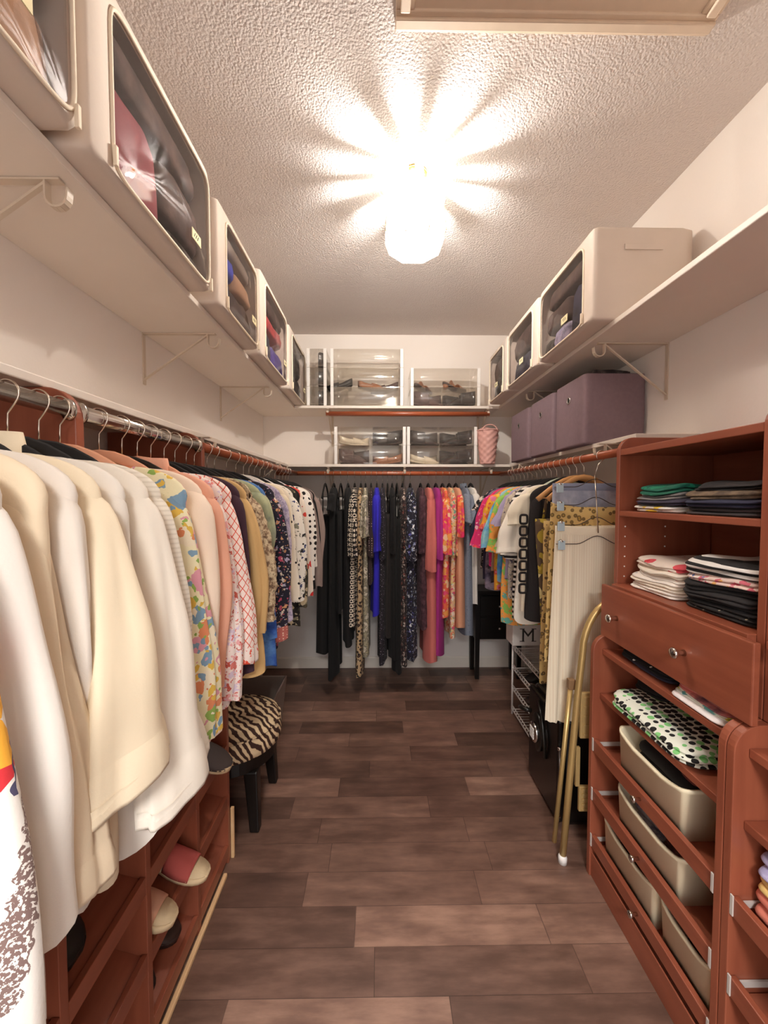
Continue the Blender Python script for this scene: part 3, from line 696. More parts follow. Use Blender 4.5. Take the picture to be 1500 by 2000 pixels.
# ------------------------------------------------------------------ storage bags on the high shelves
PAPER = plain('paper_tag', '#efe3b8', 0.8, var=0.03)
INK = plain('ink', '#2a2624', 0.8)
def storage_bag(xf, xw, y0, y1, z0, h, label, side=1, sag=0.0, seed=0, tagmark=True, tag_v=0.8):
    """xf: front plane (aisle side), xw: wall end; side=+1 when the aisle is towards +x"""
    rs = random.Random(seed)
    r = thing('storage_bag', ((xf + xw) / 2, (y0 + y1) / 2, z0), label, 'storage bag', 'storage bags')
    W, Dp = (y1 - y0), abs(xf - xw)
    n = 64
    def sq(hw, hh, p):   # rounded rectangle loop in (y,z) about the centre of the front face
        out = []
        for k in range(n):
            a = 2 * PI * (k + 0.5) / n; c, s_ = math.cos(a), math.sin(a)
            e = 2.0 / p
            out.append((math.copysign(abs(c) ** e, c) * hw, math.copysign(abs(s_) ** e, s_) * hh))
        return out
    yc, zc = (y0 + y1) / 2, z0 + h / 2
    wy, wz = 0.026, -0.010
    def ring(hw, hh, p, x, wob=0.0, win=0):
        o = []
        for (a, b) in sq(hw, hh, p):
            t = 0.008 * noise.noise(Vector((a * 6 + seed, b * 6, x * 5))) * wob
            zz = zc + b - (sag * (0.5 + 0.5 * math.cos(PI * min(1, abs(a / hw)))) if b > 0 else 0)
            o.append((x + side * t, yc + a + wy * win, zz + wz * win))
        return o
    HW, HH = W / 2, h / 2
    body = MB()
    iw, ih = HW - 0.046, HH - 0.026
    body.rings([ring(HW - 0.012, HH, 30, xw), ring(HW, HH, 30, xw + side * 0.04, 1), ring(HW, HH, 30, xw + side * Dp * 0.5, 1), ring(HW, HH, 30, xf - side * 0.02, 1),
                ring(HW - 0.003, HH - 0.003, 26, xf - side * 0.004), ring(HW - 0.010, HH - 0.010, 22, xf), ring(iw + 0.008, ih + 0.008, 13, xf + side * 0.002, 0, 1), ring(iw, ih, 11, xf - side * 0.004, 0, 1)], cap0=True, cap1=False)
    body.build('shell', BAG, r, True)
    MB().tube(ring(iw + 0.004, ih + 0.004, 11, xf + side * 0.003, 0, 1), 0.0042, 8, closed=True).build('piping', BAGTRIM, r, True)
    # clear window, bulging and wrinkled
    m = MB(); rings = []
    for s_ in (1.0, 0.85, 0.65, 0.42, 0.2, 0.05):
        q = []
        for (a, b) in sq(iw, ih, 11):
            a, b = a * s_, b * s_
            bul = 0.018 * (1 - s_ ** 2) + 0.009 * (1 - s_ ** 4) * noise.noise(Vector((a * 11 + seed, b * 11, 3.3))) * 2
            q.append((xf + side * bul, yc + wy + a, wz + zc + b - (sag if b > 0 else 0) * 0.4))
        rings.append(q)
    m.rings(rings, cap0=False, cap1=True); m.build('clear_window', PVC, r, True)
    # zip pulls
    for (dy, dz) in ((-1, -0.75), (1, -0.85)):
        yz = yc + wy + dy * (iw + 0.004); zz = wz + zc + dz * ih
        MB().box(xf + side * 0.004, xf + side * 0.012, yz - 0.004, yz + 0.004, zz - 0.04, zz).build('zip_pull', BAGTRIM, r, bevel=0.001)
    # handle strap on the end wall towards the room
    MB().box(xf - side * Dp * 0.30, xf - side * Dp * 0.68, y0 - 0.006, y0 - 0.002, z0 + h * 0.74, z0 + h * 0.80).build('strap', BAG, r, bevel=0.001)
    if tagmark:
        ty = yc + wy + iw * (tag_v * 2 - 1) * 0.8
        tg = MB().box(xf + side * 0.020, xf + side * 0.022, ty - 0.035, ty + 0.02, zc - ih * 0.72, zc - ih * 0.72 + 0.028).build('paper_tag', PAPER, r)
        mk = MB()
        for dy in (-0.024, -0.014, -0.004):
            mk.tube([(xf + side * 0.0227, ty + dy, zc - ih * 0.72 + 0.008), (xf + side * 0.0227, ty + dy + 0.006, zc - ih * 0.72 + 0.02)], 0.0008, 5)
        mk.build('ink_mark', INK, tg)
    return r
def heap(name, x0, x1, y0, y1, z0, h, mat, label, seed, group=None):
    """soft pile of one garment inside a bag or box"""
    m = MB(); N = 28; rings = []
    for (s_, hz) in ((0.5, 0.0), (0.95, 0.01), (1.0, 0.15), (1.0, 0.45), (0.97, 0.75), (0.88, 0.93), (0.55, 1.0), (0.1, 1.02)):
        q = []
        for k in range(N):
            a = 2 * PI * k / N; c, s2 = math.cos(a), math.sin(a)
            x = (x0 + x1) / 2 + math.copysign(abs(c) ** 0.3, c) * s_ * (x1 - x0) / 2; y = (y0 + y1) / 2 + math.copysign(abs(s2) ** 0.3, s2) * s_ * (y1 - y0) / 2
            nn = noise.noise(Vector((x * 13 + seed, y * 13, hz * 2))); n2 = noise.noise(Vector((x * 30, y * 30 + seed, hz * 7)))
            q.append((x - 0.012 * abs(nn) * math.copysign(1, c), y - 0.012 * abs(n2) * math.copysign(1, s2), z0 + h * max(0, hz * (1 + 0.18 * nn)) + 0.006 * n2 * (hz > 0.1)))
        rings.append(q)
    m.rings(rings); return tag(m.build(name, mat, smooth=True), label, 'clothes', group)
ZB = 2.071
LB = [(0.20, 0.765, 0.37, 'beige storage bag nearest the front on the left, cut off by the photo edge', 0.0),
      (0.785, 1.335, 0.385, 'biggest beige storage bag on the left, burgundy clothes in its window', 0.0),
      (1.395, 1.845, 0.36, 'beige storage bag with bright blue clothes, third on the left shelf', 0.0),
      (1.885, 2.43, 0.40, 'beige storage bag with red and violet clothes, fourth on the left shelf', 0.0),
      (2.48, 3.0, 0.40, 'beige storage bag at the far end of the left shelf, crinkled window', 0.02)]
for i, (a, b, h, lab, sag) in enumerate(LB):
    storage_bag(-0.55, -0.915, a, b, ZB, h, lab, 1, sag, i, True, 0.8)
RB = [(1.505, 2.005, 0.345, 'nearest beige storage bag on the right shelf, plain side and strap showing', 0.0),
      (2.02, 2.495, 0.345, 'middle of the three beige storage bags on the right shelf', 0.0),
      (2.51, 2.90, 0.345, 'far beige storage bag on the right shelf next to the clear boxes', 0.0)]
for i, (a, b, h, lab, sag) in enumerate(RB):
    storage_bag(0.802, 1.180, a, b, ZB, h, lab, -1, sag, 10 + i, True, 0.25)
def bag_fill(xa, xb, a, b, h, items, where):
    """lumps inside a bag just behind its window"""
    for j, (f0, f1, z0, z1, mat, what) in enumerate(items):
        heap('packed_clothes', xa, xb, a + 0.03 + f0 * (b - a - 0.045), a + 0.03 + f1 * (b - a - 0.045), ZB + 0.006 + z0 * (h - 0.02), (z1 - z0) * (h - 0.02), mat, what + ' ' + where, j * 3 + int(a * 10))
DK = CL('packed_brown', '#3b2a27', 'mottle', ('#2a1f20', '#4c3a36', '#6b5650'), 12)
BURG = CL('packed_burgundy', '#86303f'); NAVY = CL('packed_navy', '#1e1f33', 'mottle', ('#15151f', '#2b2c48', '#3d3a4a'), 14)
BLU = CL('packed_cobalt', '#2334b0'); RED = CL('packed_red', '#a02b2b', 'mottle', ('#5a1a22', '#b8373a', '#7a2a4a'), 14); VIO = CL('packed_violet', '#43328c')
GREY = CL('packed_grey', '#8a8078'); BLK = CL('packed_black', '#1a1516', 'mottle', ('#100d0e', '#2c2526', '#5a5250'), 26); TAN = CL('packed_tan', '#b28f74'); TWEED = CL('packed_tweed', '#3a3432', 'specks', ('#d8d0c4', '#8a8078'), 60, 0.6)
LILAC = CL('packed_lilac_blue', '#7d86b8', 'mottle', ('#5566b0', '#a9a4c4', '#3a3a55'), 18)
bag_fill(-0.86, -0.566, 0.20, 0.765, 0.37, [(0, 0.5, 0, 0.7, GREY, 'greyish clothes packed low'), (0.5, 1, 0, 0.55, TAN, 'tan clothes packed'), (0.35, 1, 0.56, 0.95, DK, 'brown clothes packed on top')], 'in the nearest left bag')
bag_fill(-0.86, -0.566, 0.785, 1.335, 0.385, [(0, 0.55, 0, 0.68, BURG, 'burgundy jumper packed'), (0.5, 1, 0.22, 0.66, DK, 'dark brown jumper packed'), (0.55, 1, 0, 0.2, TWEED, 'black and white tweed packed low'), (0, 1, 0.69, 0.95, DK, 'dark brown jumper packed on top')], 'in the biggest left bag')
bag_fill(-0.86, -0.566, 1.395, 1.845, 0.36, [(0, 0.4, 0, 0.5, NAVY, 'navy clothes packed low'), (0.05, 0.5, 0.5, 0.75, BLU, 'bright blue jumper packed'), (0.4, 1, 0, 0.45, DK, 'dark clothes packed low'), (0.5, 1, 0.46, 0.7, TAN, 'tan jumper packed'), (0, 1, 0.76, 0.95, GREY, 'grey jumper packed on top')], 'in the third left bag')
bag_fill(-0.86, -0.566, 1.885, 2.43, 0.40, [(0, 0.5, 0, 0.5, NAVY, 'navy clothes packed low'), (0.5, 1, 0, 0.4, VIO, 'violet jumper packed low'), (0.2, 1, 0.51, 0.72, RED, 'red clothes packed'), (0, 1, 0.73, 0.95, DK, 'dark clothes packed on top')], 'in the fourth left bag')
bag_fill(-0.86, -0.566, 2.48, 3.0, 0.40, [(0, 1, 0, 0.45, BLK, 'black clothes packed low'), (0, 1, 0.46, 0.9, BLK, 'black clothes packed on top')], 'in the far left bag')
bag_fill(0.818, 1.14, 1.505, 2.005, 0.345, [(0, 0.45, 0, 0.7, NAVY, 'navy clothes packed'), (0.45, 0.8, 0, 0.35, LILAC, 'lilac blue clothes packed low'), (0.8, 1, 0, 0.3, TWEED, 'speckled tweed packed low'), (0.45, 1, 0.36, 0.68, DK, 'dark clothes packed'), (0, 1, 0.71, 0.95, DK, 'brown clothes packed on top')], 'in the nearest right bag')
bag_fill(0.818, 1.14, 2.02, 2.495, 0.345, [(0, 1, 0, 0.45, NAVY, 'navy clothes packed low'), (0, 1, 0.46, 0.92, DK, 'dark clothes packed on top')], 'in the middle right bag')
bag_fill(0.818, 1.14, 2.51, 2.90, 0.345, [(0, 1, 0, 0.4, TWEED, 'speckled clothes packed low'), (0, 1, 0.41, 0.9, DK, 'dark clothes packed on top')], 'in the far right bag')

# ------------------------------------------------------------------ shoes
def foot(u, L, wd):
    """half width at u in 0..1 from heel to toe"""
    heel = 0.62 * math.sqrt(max(0, 1 - (1 - min(1, u / 0.14)) ** 2)); toe = math.sqrt(max(0, 1 - max(0, (u - 0.72) / 0.28) ** 2.2))
    body = 0.62 + 0.38 * (0.5 - 0.5 * math.cos(PI * min(1, max(0, (u - 0.25) / 0.45))))
    return wd / 2 * (heel if u < 0.14 else body) * toe if u < 0.14 else wd / 2 * body * toe
def make_shoe(name, label, sole_m, upper_m, kind='mule', L=0.245, wd=0.088, heel=0.02, group=None, insole_m=None):
    """toe towards +x, heel at x=0, stands on z=0"""
    r = thing(name, (0, 0, 0), label, 'shoe', group)
    US = [0.0, 0.02, 0.06, 0.11, 0.18, 0.3, 0.42, 0.55, 0.68, 0.78, 0.86, 0.92, 0.965, 0.99]
    def rise(u): return heel * (1 - min(1, u / 0.6)) ** 1.3
    th = 0.016
    m = MB(); rings = []
    for u in US:
        hw = max(0.004, foot(u, L, wd)); z = rise(u); x = u * L
        rings.append([(x, -hw, z), (x, hw, z), (x, hw * 1.02, z + th * 0.8), (x, hw * 0.9, z + th), (x, -hw * 0.9, z + th), (x, -hw * 1.02, z + th * 0.8)])
    m.rings(rings); m.build('sole', sole_m, r, True)
    if insole_m:
        i = MB(); rr = []
        for u in US[1:-1]:
            hw = max(0.003, foot(u, L, wd) * 0.86); z = rise(u) + th + 0.0006; x = u * L
            rr.append([(x, -hw, z), (x, hw, z), (x, hw, z + 0.002), (x, -hw, z + 0.002)])
        i.rings(rr).build('insole', insole_m, r, True)
    if heel > 0.03:
        m = MB(); m.rings([[(0.02 + 0.012 * math.cos(a), 0.012 * math.sin(a), 0) for a in [2 * PI * k / 10 for k in range(10)]], [(0.03 + 0.026 * math.cos(a), 0.026 * math.sin(a), heel * 0.97) for a in [2 * PI * k / 10 for k in range(10)]]]).build('heel', upper_m, r, True)
    def vamp(u0, u1, hgt, toe_closed):
        m = MB(); rings = []; steps = 10
        for i in range(steps + 1):
            u = u0 + (u1 - u0) * i / steps; hw = max(0.004, foot(min(u, 0.99), L, wd) * 1.0); x = u * L; z = rise(u) + th * 0.6
            f = (1 - (i / steps) ** 2.0) if toe_closed else 1 - 0.45 * i / steps
            hh = hgt * max(0.18, f)
            out = [(x, -math.cos(PI * k / 10) * hw * 1.03, z + math.sin(PI * k / 10) ** 0.8 * hh) for k in range(11)]
            inn = [(x, -math.cos(PI * k / 10) * hw * 0.93, z + math.sin(PI * k / 10) ** 0.8 * (hh - 0.004)) for k in range(10, -1, -1)]
            rings.append(out + inn)
        m.rings(rings); return m
    if kind == 'mule': vamp(0.46, 0.80, 0.052, False).build('upper', upper_m, r, True)
    elif kind == 'sandal':
        vamp(0.60, 0.74, 0.045, False).build('strap', upper_m, r, True); vamp(0.34, 0.42, 0.055, False).build('strap', upper_m, r, True)
    else:
        vamp(0.48, 0.99, {'boot': 0.07, 'bootie': 0.062}.get(kind, 0.052), True).build('upper', upper_m, r, True)
        # heel counter
        m = MB(); rings = []
        hh = {'slip': 0.05, 'pump': 0.045, 'boot': 0.16, 'bootie': 0.088}[kind]
        for zf in (0, 0.5, 1.0):
            q = []
            for s_ in (1.03, 0.94):
                pts = []
                for k in range(15):
                    t = k / 14; u = abs(2 * t - 1) * 0.5; u = max(0.0, u); sg = -1 if t < 0.5 else 1
                    hw = foot(max(u, 0.012), L, wd) * s_; pts.append((u * L + (0.003 if s_ < 1 else 0), sg * hw, rise(u) + th * 0.6 + zf * hh * (1 - (0.3 if not kind.startswith('boot') else 0.0) * min(1, u / 0.3))))
                q += pts if s_ > 1 else pts[::-1]
            rings.append(q)
        m.rings(rings); m.build('heel_counter', upper_m, r, True)
    return r
SUEDE_R = plain('coral_suede', '#b5534c', 0.85); JUTE = plain('jute', '#dcc39c', 0.85, bump=0.3); GREYF = plain('grey_felt', '#4d423f', 0.85); LEATHB = plain('black_leather', '#1a1412', 0.45); TANL = plain('tan_leather', '#a86f4c', 0.5); CREAML = plain('cream_leather', '#e6d8c2', 0.5); BRNL = plain('brown_leather', '#3a2721', 0.5); PEACHL = plain('peach_leather', '#d9a184', 0.5)
def set_shoe(r, x, y, z, rz=0.0, ry=0.0, rx=0.0): r.location = (x, y, z); r.rotation_euler = (rx, ry, rz); return r
RT = math.atan(0.30)
def on_slant(label, y, z0, mats, kind, heel=0.018, xt=-0.50, **k):
    """shoe with its toe towards the aisle on a slanted cubby shelf"""
    r = make_shoe('shoe', label, mats[0], mats[1], kind, heel=heel, insole_m=mats[2] if len(mats) > 2 else None, **k)
    L = k.get('L', 0.245); x0 = XF - 0.016 - L * math.cos(RT) + (xt - XF)
    zt = z0 + 0.0165 + (XF - x0) * 0.30 + (0.010 if xt > XF - 0.01 else 0) * 1.8
    return set_shoe(r, x0, y, zt, 0.0, RT)
on_slant('coral red suede mule with open cream toe in the shoe cubby', 1.165, SHZ[1], (JUTE, SUEDE_R, JUTE), 'mule', group='shoes in the cubby')
on_slant('cream toed shoe below and nearer than the coral mule in the cubby', 1.03, SHZ[1], (JUTE, PEACHL, JUTE), 'mule', xt=-0.53, group='shoes in the cubby')
on_slant('grey slip-on shoe with cream edge at the far end of the cubby', 1.36, SHZ[2], (JUTE, GREYF, GREYF), 'slip', group='shoes in the cubby', wd=0.10)
on_slant('large dark boot in the near upper compartment of the cubby', 0.765, SHZ[2], (LEATHB, LEATHB), 'boot', wd=0.115, L=0.25, xt=-0.585, group='shoes in the cubby')
on_slant('dark boot on the bottom shelf of the cubby below the cream toed shoe', 1.01, SHZ[0], (LEATHB, LEATHB), 'boot', wd=0.10, L=0.25, xt=-0.585, group='shoes in the cubby')
on_slant('peach shoe at the bottom edge of the cubby, mostly cut off', 0.76, SHZ[0], (JUTE, PEACHL, JUTE), 'mule', xt=-0.56, group='shoes in the cubby')
on_slant('dark shoe on the low shelf beneath the coral mule', 1.16, SHZ[0], (BRNL, BRNL), 'slip', xt=-0.59, group='shoes in the cubby')

# ------------------------------------------------------------------ clear drop-front shoe boxes
def shoe_box(x0, x1, z0, h, label, y0=2.925, y1=3.205):
    r = thing('shoe_box', ((x0 + x1) / 2, (y0 + y1) / 2, z0), label, 'box', 'clear shoe boxes')
    t = 0.003
    MB().box(x0 + 0.02, x1 - 0.02, y1 - t, y1, z0 + t, z0 + h - t).build('back_wall', CLEAR, r)
    MB().box(x0 + 0.001, x1 - 0.001, y0 + 0.008, y1, z0, z0 + t).build('base', CLEAR, r)
    MB().box(x0 + 0.001, x1 - 0.001, y0 + 0.008, y1, z0 + h - t, z0 + h - 0.0005).build('lid', CLEAR, r)
    for xs in (x0 + 0.004, x1 - 0.004 - t):
        MB().box(xs, xs + t, y0 + 0.01, y1 - 0.004, z0 + t, z0 + h - t).build('side_wall', CLEAR, r)
    for xa in (x0, x1 - 0.022):
        MB().box(xa, xa + 0.022, y0 - 0.004, y0 + 0.008, z0, z0 + h - 0.001).build('corner_post', WHITEP, r, bevel=0.002)
    # bowed front door
    m = MB(); rings = []
    for k in range(9):
        u = k / 8; x = x0 + 0.023 + (x1 - x0 - 0.046) * u
        bow = 0.012 * math.sin(PI * u)
        rings.append([(x, y0 + 0.002 - bow, z0 + 0.006), (x, y0 - 0.004 - bow * 1.2, z0 + h * 0.5), (x, y0 + 0.002 - bow, z0 + h - 0.006), (x, y0 + 0.004 - bow, z0 + h - 0.006), (x, y0 - 0.002 - bow * 1.2, z0 + h * 0.5), (x, y0 + 0.004 - bow, z0 + 0.006)])
    m.rings(rings); m.build('front_door', CLEAR, r, True)
    MB().box((x0 + x1) / 2 - 0.05, (x0 + x1) / 2 + 0.05, y0 - 0.016, y0 - 0.012, z0 + 0.004, z0 + 0.010).build('finger_lip', CLEAR, r)
    return r
BH = 0.137
ub = 2.0705; lb = 1.6455
lv = ('bottom', 'middle', 'top')
for k in range(3): shoe_box(-0.60 if False else -0.524, -0.374 - 0.006, ub + k * BH, BH, 'narrow clear box at the left end of the upper back shelf, %s of its stack' % lv[k])
for k in range(3): shoe_box(-0.352, 0.178, ub + k * BH, BH, 'wide clear shoe box in the three-high stack on the upper back shelf, %s' % lv[k])
for k in range(2): shoe_box(0.232, 0.742, ub + k * BH, BH, 'clear shoe box on the right of the upper back shelf, %s of two' % ('bottom', 'top')[k])
for k in range(2): shoe_box(-0.326, 0.198, lb + k * BH, BH, 'clear shoe box on the lower back shelf, %s of the left stack' % ('bottom', 'top')[k])
for k in range(2): shoe_box(0.206, 0.722, lb + k * BH, BH, 'clear shoe box on the lower back shelf, %s of the right stack' % ('bottom', 'top')[k])
def in_box(label, x, z, mats, kind, rz, heel=0.02, y=3.06):
    r = make_shoe('shoe', label, mats[0], mats[1], kind, L=0.22, wd=0.08, heel=heel, group='shoes in the clear boxes', insole_m=mats[2] if len(mats) > 2 else None)
    return set_shoe(r, x, y, z + 0.0035, rz)
def pile_in(x0, x1, z, h, mat, label, seed):
    return heap('packed_shoes', x0, x1, 2.945, 3.17, z + 0.0035, h, mat, label, seed)
DLE = plain('dark_leather_mix', '#2b211f', 0.5, var=0.3); MAUVE = plain('mauve_suede', '#5c4542', 0.8, var=0.2); CREAMF = plain('cream_fur', '#e9dcc4', 0.95, bump=0.6)
in_box('black toe shoe at the left of the middle wide clear box', -0.20, ub + BH, (LEATHB, LEATHB), 'pump', PI, 0.04)
in_box('tan shoe in the middle wide clear box', -0.16, ub + BH, (BRNL, TANL, TANL), 'slip', 0.1, 0.02)
in_box('grey shoe at the right of the middle wide clear box', 0.15, ub + BH, (BRNL, MAUVE), 'slip', PI - 0.2, 0.02, 3.10)
in_box('tan sandal at the left of the top right clear box', 0.27, ub + BH, (BRNL, TANL, TANL), 'sandal', 0.9, 0.03, 3.0)
in_box('tan sandal at the right of the top right clear box', 0.48, ub + BH, (BRNL, TANL, TANL), 'sandal', 0.5, 0.04, 3.0)
BOX_PROTO = {}
def box_shoe(key, x, y, z, rz, label):
    sole, up, kind = key
    if key not in BOX_PROTO:
        r = BOX_PROTO[key] = make_shoe('shoe', label, MATS[sole], MATS[up], kind, L=0.225, wd=0.082, heel=0.022, group='shoes in the clear boxes')
    else: r = copy_thing(BOX_PROTO[key], (0, 0, 0), None, label)
    return set_shoe(r, x, y, z + 0.0036, rz)
def fill_box(x0, x1, z, keys, where, rows=(3.0, 3.12)):
    w_ = x1 - x0; n = max(1, int(w_ / 0.215))
    for i in range(n):
        for j, y in enumerate(rows):
            key = keys[i % len(keys)]; flip = (i + j) % 2
            cx = x0 + w_ * (i + 0.5) / n
            side_ = '' if n == 1 else ('left ' if i == 0 else 'right ')
            box_shoe(key, cx + (0.1125 if flip else -0.1125), y, z, PI if flip else 0, '%s %s shoe on the %s in the %s' % (('front', 'rear')[j], KEYNAME[key], side_.strip() or 'left', where))
K1 = ('dark_leather_mix', 'dark_leather_mix', 'bootie'); K2 = ('mauve_suede', 'mauve_suede', 'bootie'); K3 = ('cream_fur', 'cream_fur', 'slip'); K4 = ('tan_leather', 'tan_leather', 'slip'); K5 = ('brown_leather', 'black_leather', 'bootie')
KEYNAME = {K1: 'dark leather', K2: 'mauve brown', K3: 'cream fluffy', K4: 'tan', K5: 'black'}
for k in range(3):
    box_shoe((K1, K5, K1)[k], -0.425, 2.965, ub + k * BH, PI / 2, 'dark shoe seen end on in the narrow clear box, %s of the stack' % lv[k])
fill_box(0.25, 0.73, ub, (K2, K1), 'lower box of the top right stack')
fill_box(-0.315, 0.19, lb + BH, (K3, K5), 'top box of the lower left stack'); fill_box(-0.315, 0.19, lb, (K2, K4), 'bottom box of the lower left stack')
fill_box(0.22, 0.71, lb + BH, (K1, K5), 'top box of the lower right stack'); fill_box(0.22, 0.71, lb, (K3, K1), 'bottom box of the lower right stack')

# ------------------------------------------------------------------ mauve fabric cubes and pink basket
def fabric_cube(x0, x1, y0, y1, z0, h, label):
    r = thing('fabric_cube', ((x0 + x1) / 2, (y0 + y1) / 2, z0), label, 'storage cube', 'mauve fabric cubes')
    m = MB(); n = 40
    def ring(ins, z, bulge=0.0):
        q = []
        for k in range(n):
            a = 2 * PI * (k + 0.5) / n; c, s_ = math.cos(a), math.sin(a)
            q.append(((x0 + x1) / 2 + math.copysign(abs(c) ** 0.12, c) * ((x1 - x0) / 2 - ins + bulge), (y0 + y1) / 2 + math.copysign(abs(s_) ** 0.12, s_) * ((y1 - y0) / 2 - ins + bulge), z))
        return q
    m.rings([ring(0.0, z0), ring(0, z0 + 0.01), ring(0, z0 + h * 0.5, 0.002), ring(0, z0 + h - 0.004), ring(0.001, z0 + h), ring(0.006, z0 + h), ring(0.007, z0 + h - 0.01), ring(0.008, z0 + 0.012)])
    m.build('shell', PURPLE, r, True)
    yc, zc = (y0 + y1) / 2, z0 + h * 0.72
    g = MB(); ringp = lambda rr, x: [(x, yc + rr * math.cos(a), zc + rr * math.sin(a)) for a in [2 * PI * k / 20 for k in range(20)]]
    g.rings([ringp(0.012, x0 - 0.001), ringp(0.018, x0 - 0.001), ringp(0.018, x0 - 0.004), ringp(0.012, x0 - 0.005), ringp(0.012, x0 - 0.001)], False, False).build('grommet', CHROME, r, True)
    MB().rings([ringp(0.0118, x0 - 0.0025), ringp(0.0118, x0 - 0.001)]).build('grommet_hole', BLACKV, r)
    return r
fabric_cube(0.925, 1.205, 1.79, 2.085, ZL1 + 0.0005, 0.315, 'nearest mauve fabric cube, with black cloth sticking out on top')
fabric_cube(0.925, 1.205, 2.115, 2.43, ZL1 + 0.0005, 0.315, 'middle mauve fabric cube on the lower right shelf')
fabric_cube(0.925, 1.205, 2.465, 2.79, ZL1 + 0.0005, 0.315, 'far mauve fabric cube beside the pink basket')
heap('folded_cloth', 0.98, 1.17, 1.82, 2.04, ZL1 + 0.29, 0.06, BLK, 'black cloth sticking out of the nearest mauve fabric cube', 5)
PINK = plain('pink_basket_plastic', '#dba79d', 0.55)
def pink_basket():
    cx, cy, z0 = 0.800, 2.93, ZL1 + 0.0006
    r = thing('woven_basket', (cx, cy, z0), 'pink tapered woven basket at the corner of the lower shelves', 'basket')
    m = MB(); n = 48; rows = 11; h = 0.245
    rings = []
    for i in range(rows * 4 + 1):
        v = i / (rows * 4); rr = 0.052 + 0.026 * v; row = i // 4
        q = []
        for k in range(n):
            a = 2 * PI * k / n
            b = 0.0045 * math.sin(PI * (i % 4) / 4 + 0.4) * math.sin(8 * a + (PI if row % 2 else 0))
            q.append((cx + (rr + b) * math.cos(a), cy + (rr + b) * math.sin(a), z0 + h * v))
        rings.append(q)
    rings += [[(cx + 0.074 * math.cos(2 * PI * k / n), cy + 0.074 * math.sin(2 * PI * k / n), z0 + h) for k in range(n)], [(cx + 0.048 * math.cos(2 * PI * k / n), cy + 0.048 * math.sin(2 * PI * k / n), z0 + 0.008) for k in range(n)]]
    m.rings(rings); m.build('woven_body', PINK, r, True)
    MB().tube([(cx + 0.079 * math.cos(2 * PI * k / 32), cy + 0.079 * math.sin(2 * PI * k / 32), z0 + h) for k in range(32)], 0.005, 8, closed=True).build('rim', PINK, r, True)
    for sy in (-1, 1):
        pts = [(cx + 0.055 * math.cos(PI * k / 12), cy + sy * 0.062, z0 + h - 0.01 + 0.045 * math.sin(PI * k / 12)) for k in range(13)]
        MB().tube(pts, 0.004, 8).build('handle', PINK, r, True)
pink_basket()

# ------------------------------------------------------------------ zebra stool, grey bin
def zebra_mat():
    t = NT('zebra_fabric'); v = t.coord((1, 1, 0.8))
    wv = t.n('ShaderNodeTexWave', {'Vector': v, 'Scale': 15.0, 'Distortion': 7.0, 'Detail': 2.0, 'Detail Scale': 1.1, 'Detail Roughness': 0.45}, wave_type='BANDS', bands_direction='DIAGONAL')
    col = t.ramp(wv.outputs['Fac'], [(0.0, lin('#3a1f16')), (0.47, lin('#43261b')), (0.55, lin('#dcbf95')), (1, lin('#e6cda6'))])
    return t.finish(col, 0.8, t.bump(t.noise(t.coord(), 300).outputs[0], 0.2, 0.001))
def zebra_stool():
    cx, cy = -0.665, 1.775
    r = thing('zebra_stool', (cx, cy, 0), 'round stool with zebra print cushion and thick black legs', 'stool')
    R_ = 0.215; zt = 0.43
    m = MB(); m.lathe([(0.0, 0.0), (R_ * 0.8, 0.0), (R_ - 0.004, 0.012), (R_, 0.035), (R_ - 0.003, 0.075), (R_ - 0.015, 0.098), (R_ * 0.8, 0.115), (R_ * 0.45, 0.124), (0.0, 0.126)], (cx, cy, zt - 0.126), 48)
    m.build('cushion', zebra_mat(), r, True)
    MB().tube([(cx + (R_ - 0.006) * math.cos(2 * PI * k / 48), cy + (R_ - 0.006) * math.sin(2 * PI * k / 48), zt - 0.030) for k in range(48)], 0.004, 6, closed=True).build('piping', zebra_mat(), r, True)
    MB().lathe([(0.0, 0.0), (R_ * 0.9, 0.0), (R_ * 0.9, 0.05), (0.0, 0.05)], (cx, cy, zt - 0.177), 40).build('seat_frame', DARKWOOD, r)
    for sx in (-1, 1):
        for sy in (-1, 1):
            lx, ly = cx + sx * 0.125, cy + sy * 0.125
            g = MB(); g.rings([[(lx + sx * 0.018 * 1 + 0.02 * a, ly + sy * 0.018 + 0.02 * b, 0.0) for a, b in ((-1, -1), (1, -1), (1, 1), (-1, 1))], [(lx + 0.029 * a, ly + 0.029 * b, zt - 0.176) for a, b in ((-1, -1), (1, -1), (1, 1), (-1, 1))]])
            g.build('leg', DARKWOOD, r, bevel=0.006)
zebra_stool()
gb = MB(); gb.rings([[(-0.90, 2.03, 0.0), (-0.60, 2.03, 0.0), (-0.60, 2.40, 0.0), (-0.90, 2.40, 0.0)], [(-0.915, 2.0, 0.30), (-0.57, 2.0, 0.30), (-0.57, 2.43, 0.30), (-0.915, 2.43, 0.30)], [(-0.905, 2.01, 0.30), (-0.58, 2.01, 0.30), (-0.58, 2.42, 0.30), (-0.905, 2.42, 0.30)], [(-0.89, 2.04, 0.02), (-0.61, 2.04, 0.02), (-0.61, 2.39, 0.02), (-0.89, 2.39, 0.02)]])
tag(gb.build('storage_tub', plain('grey_tub', '#8d7d73', 0.6), bevel=0.006), 'grey open tub on the floor behind the zebra stool', 'tub')

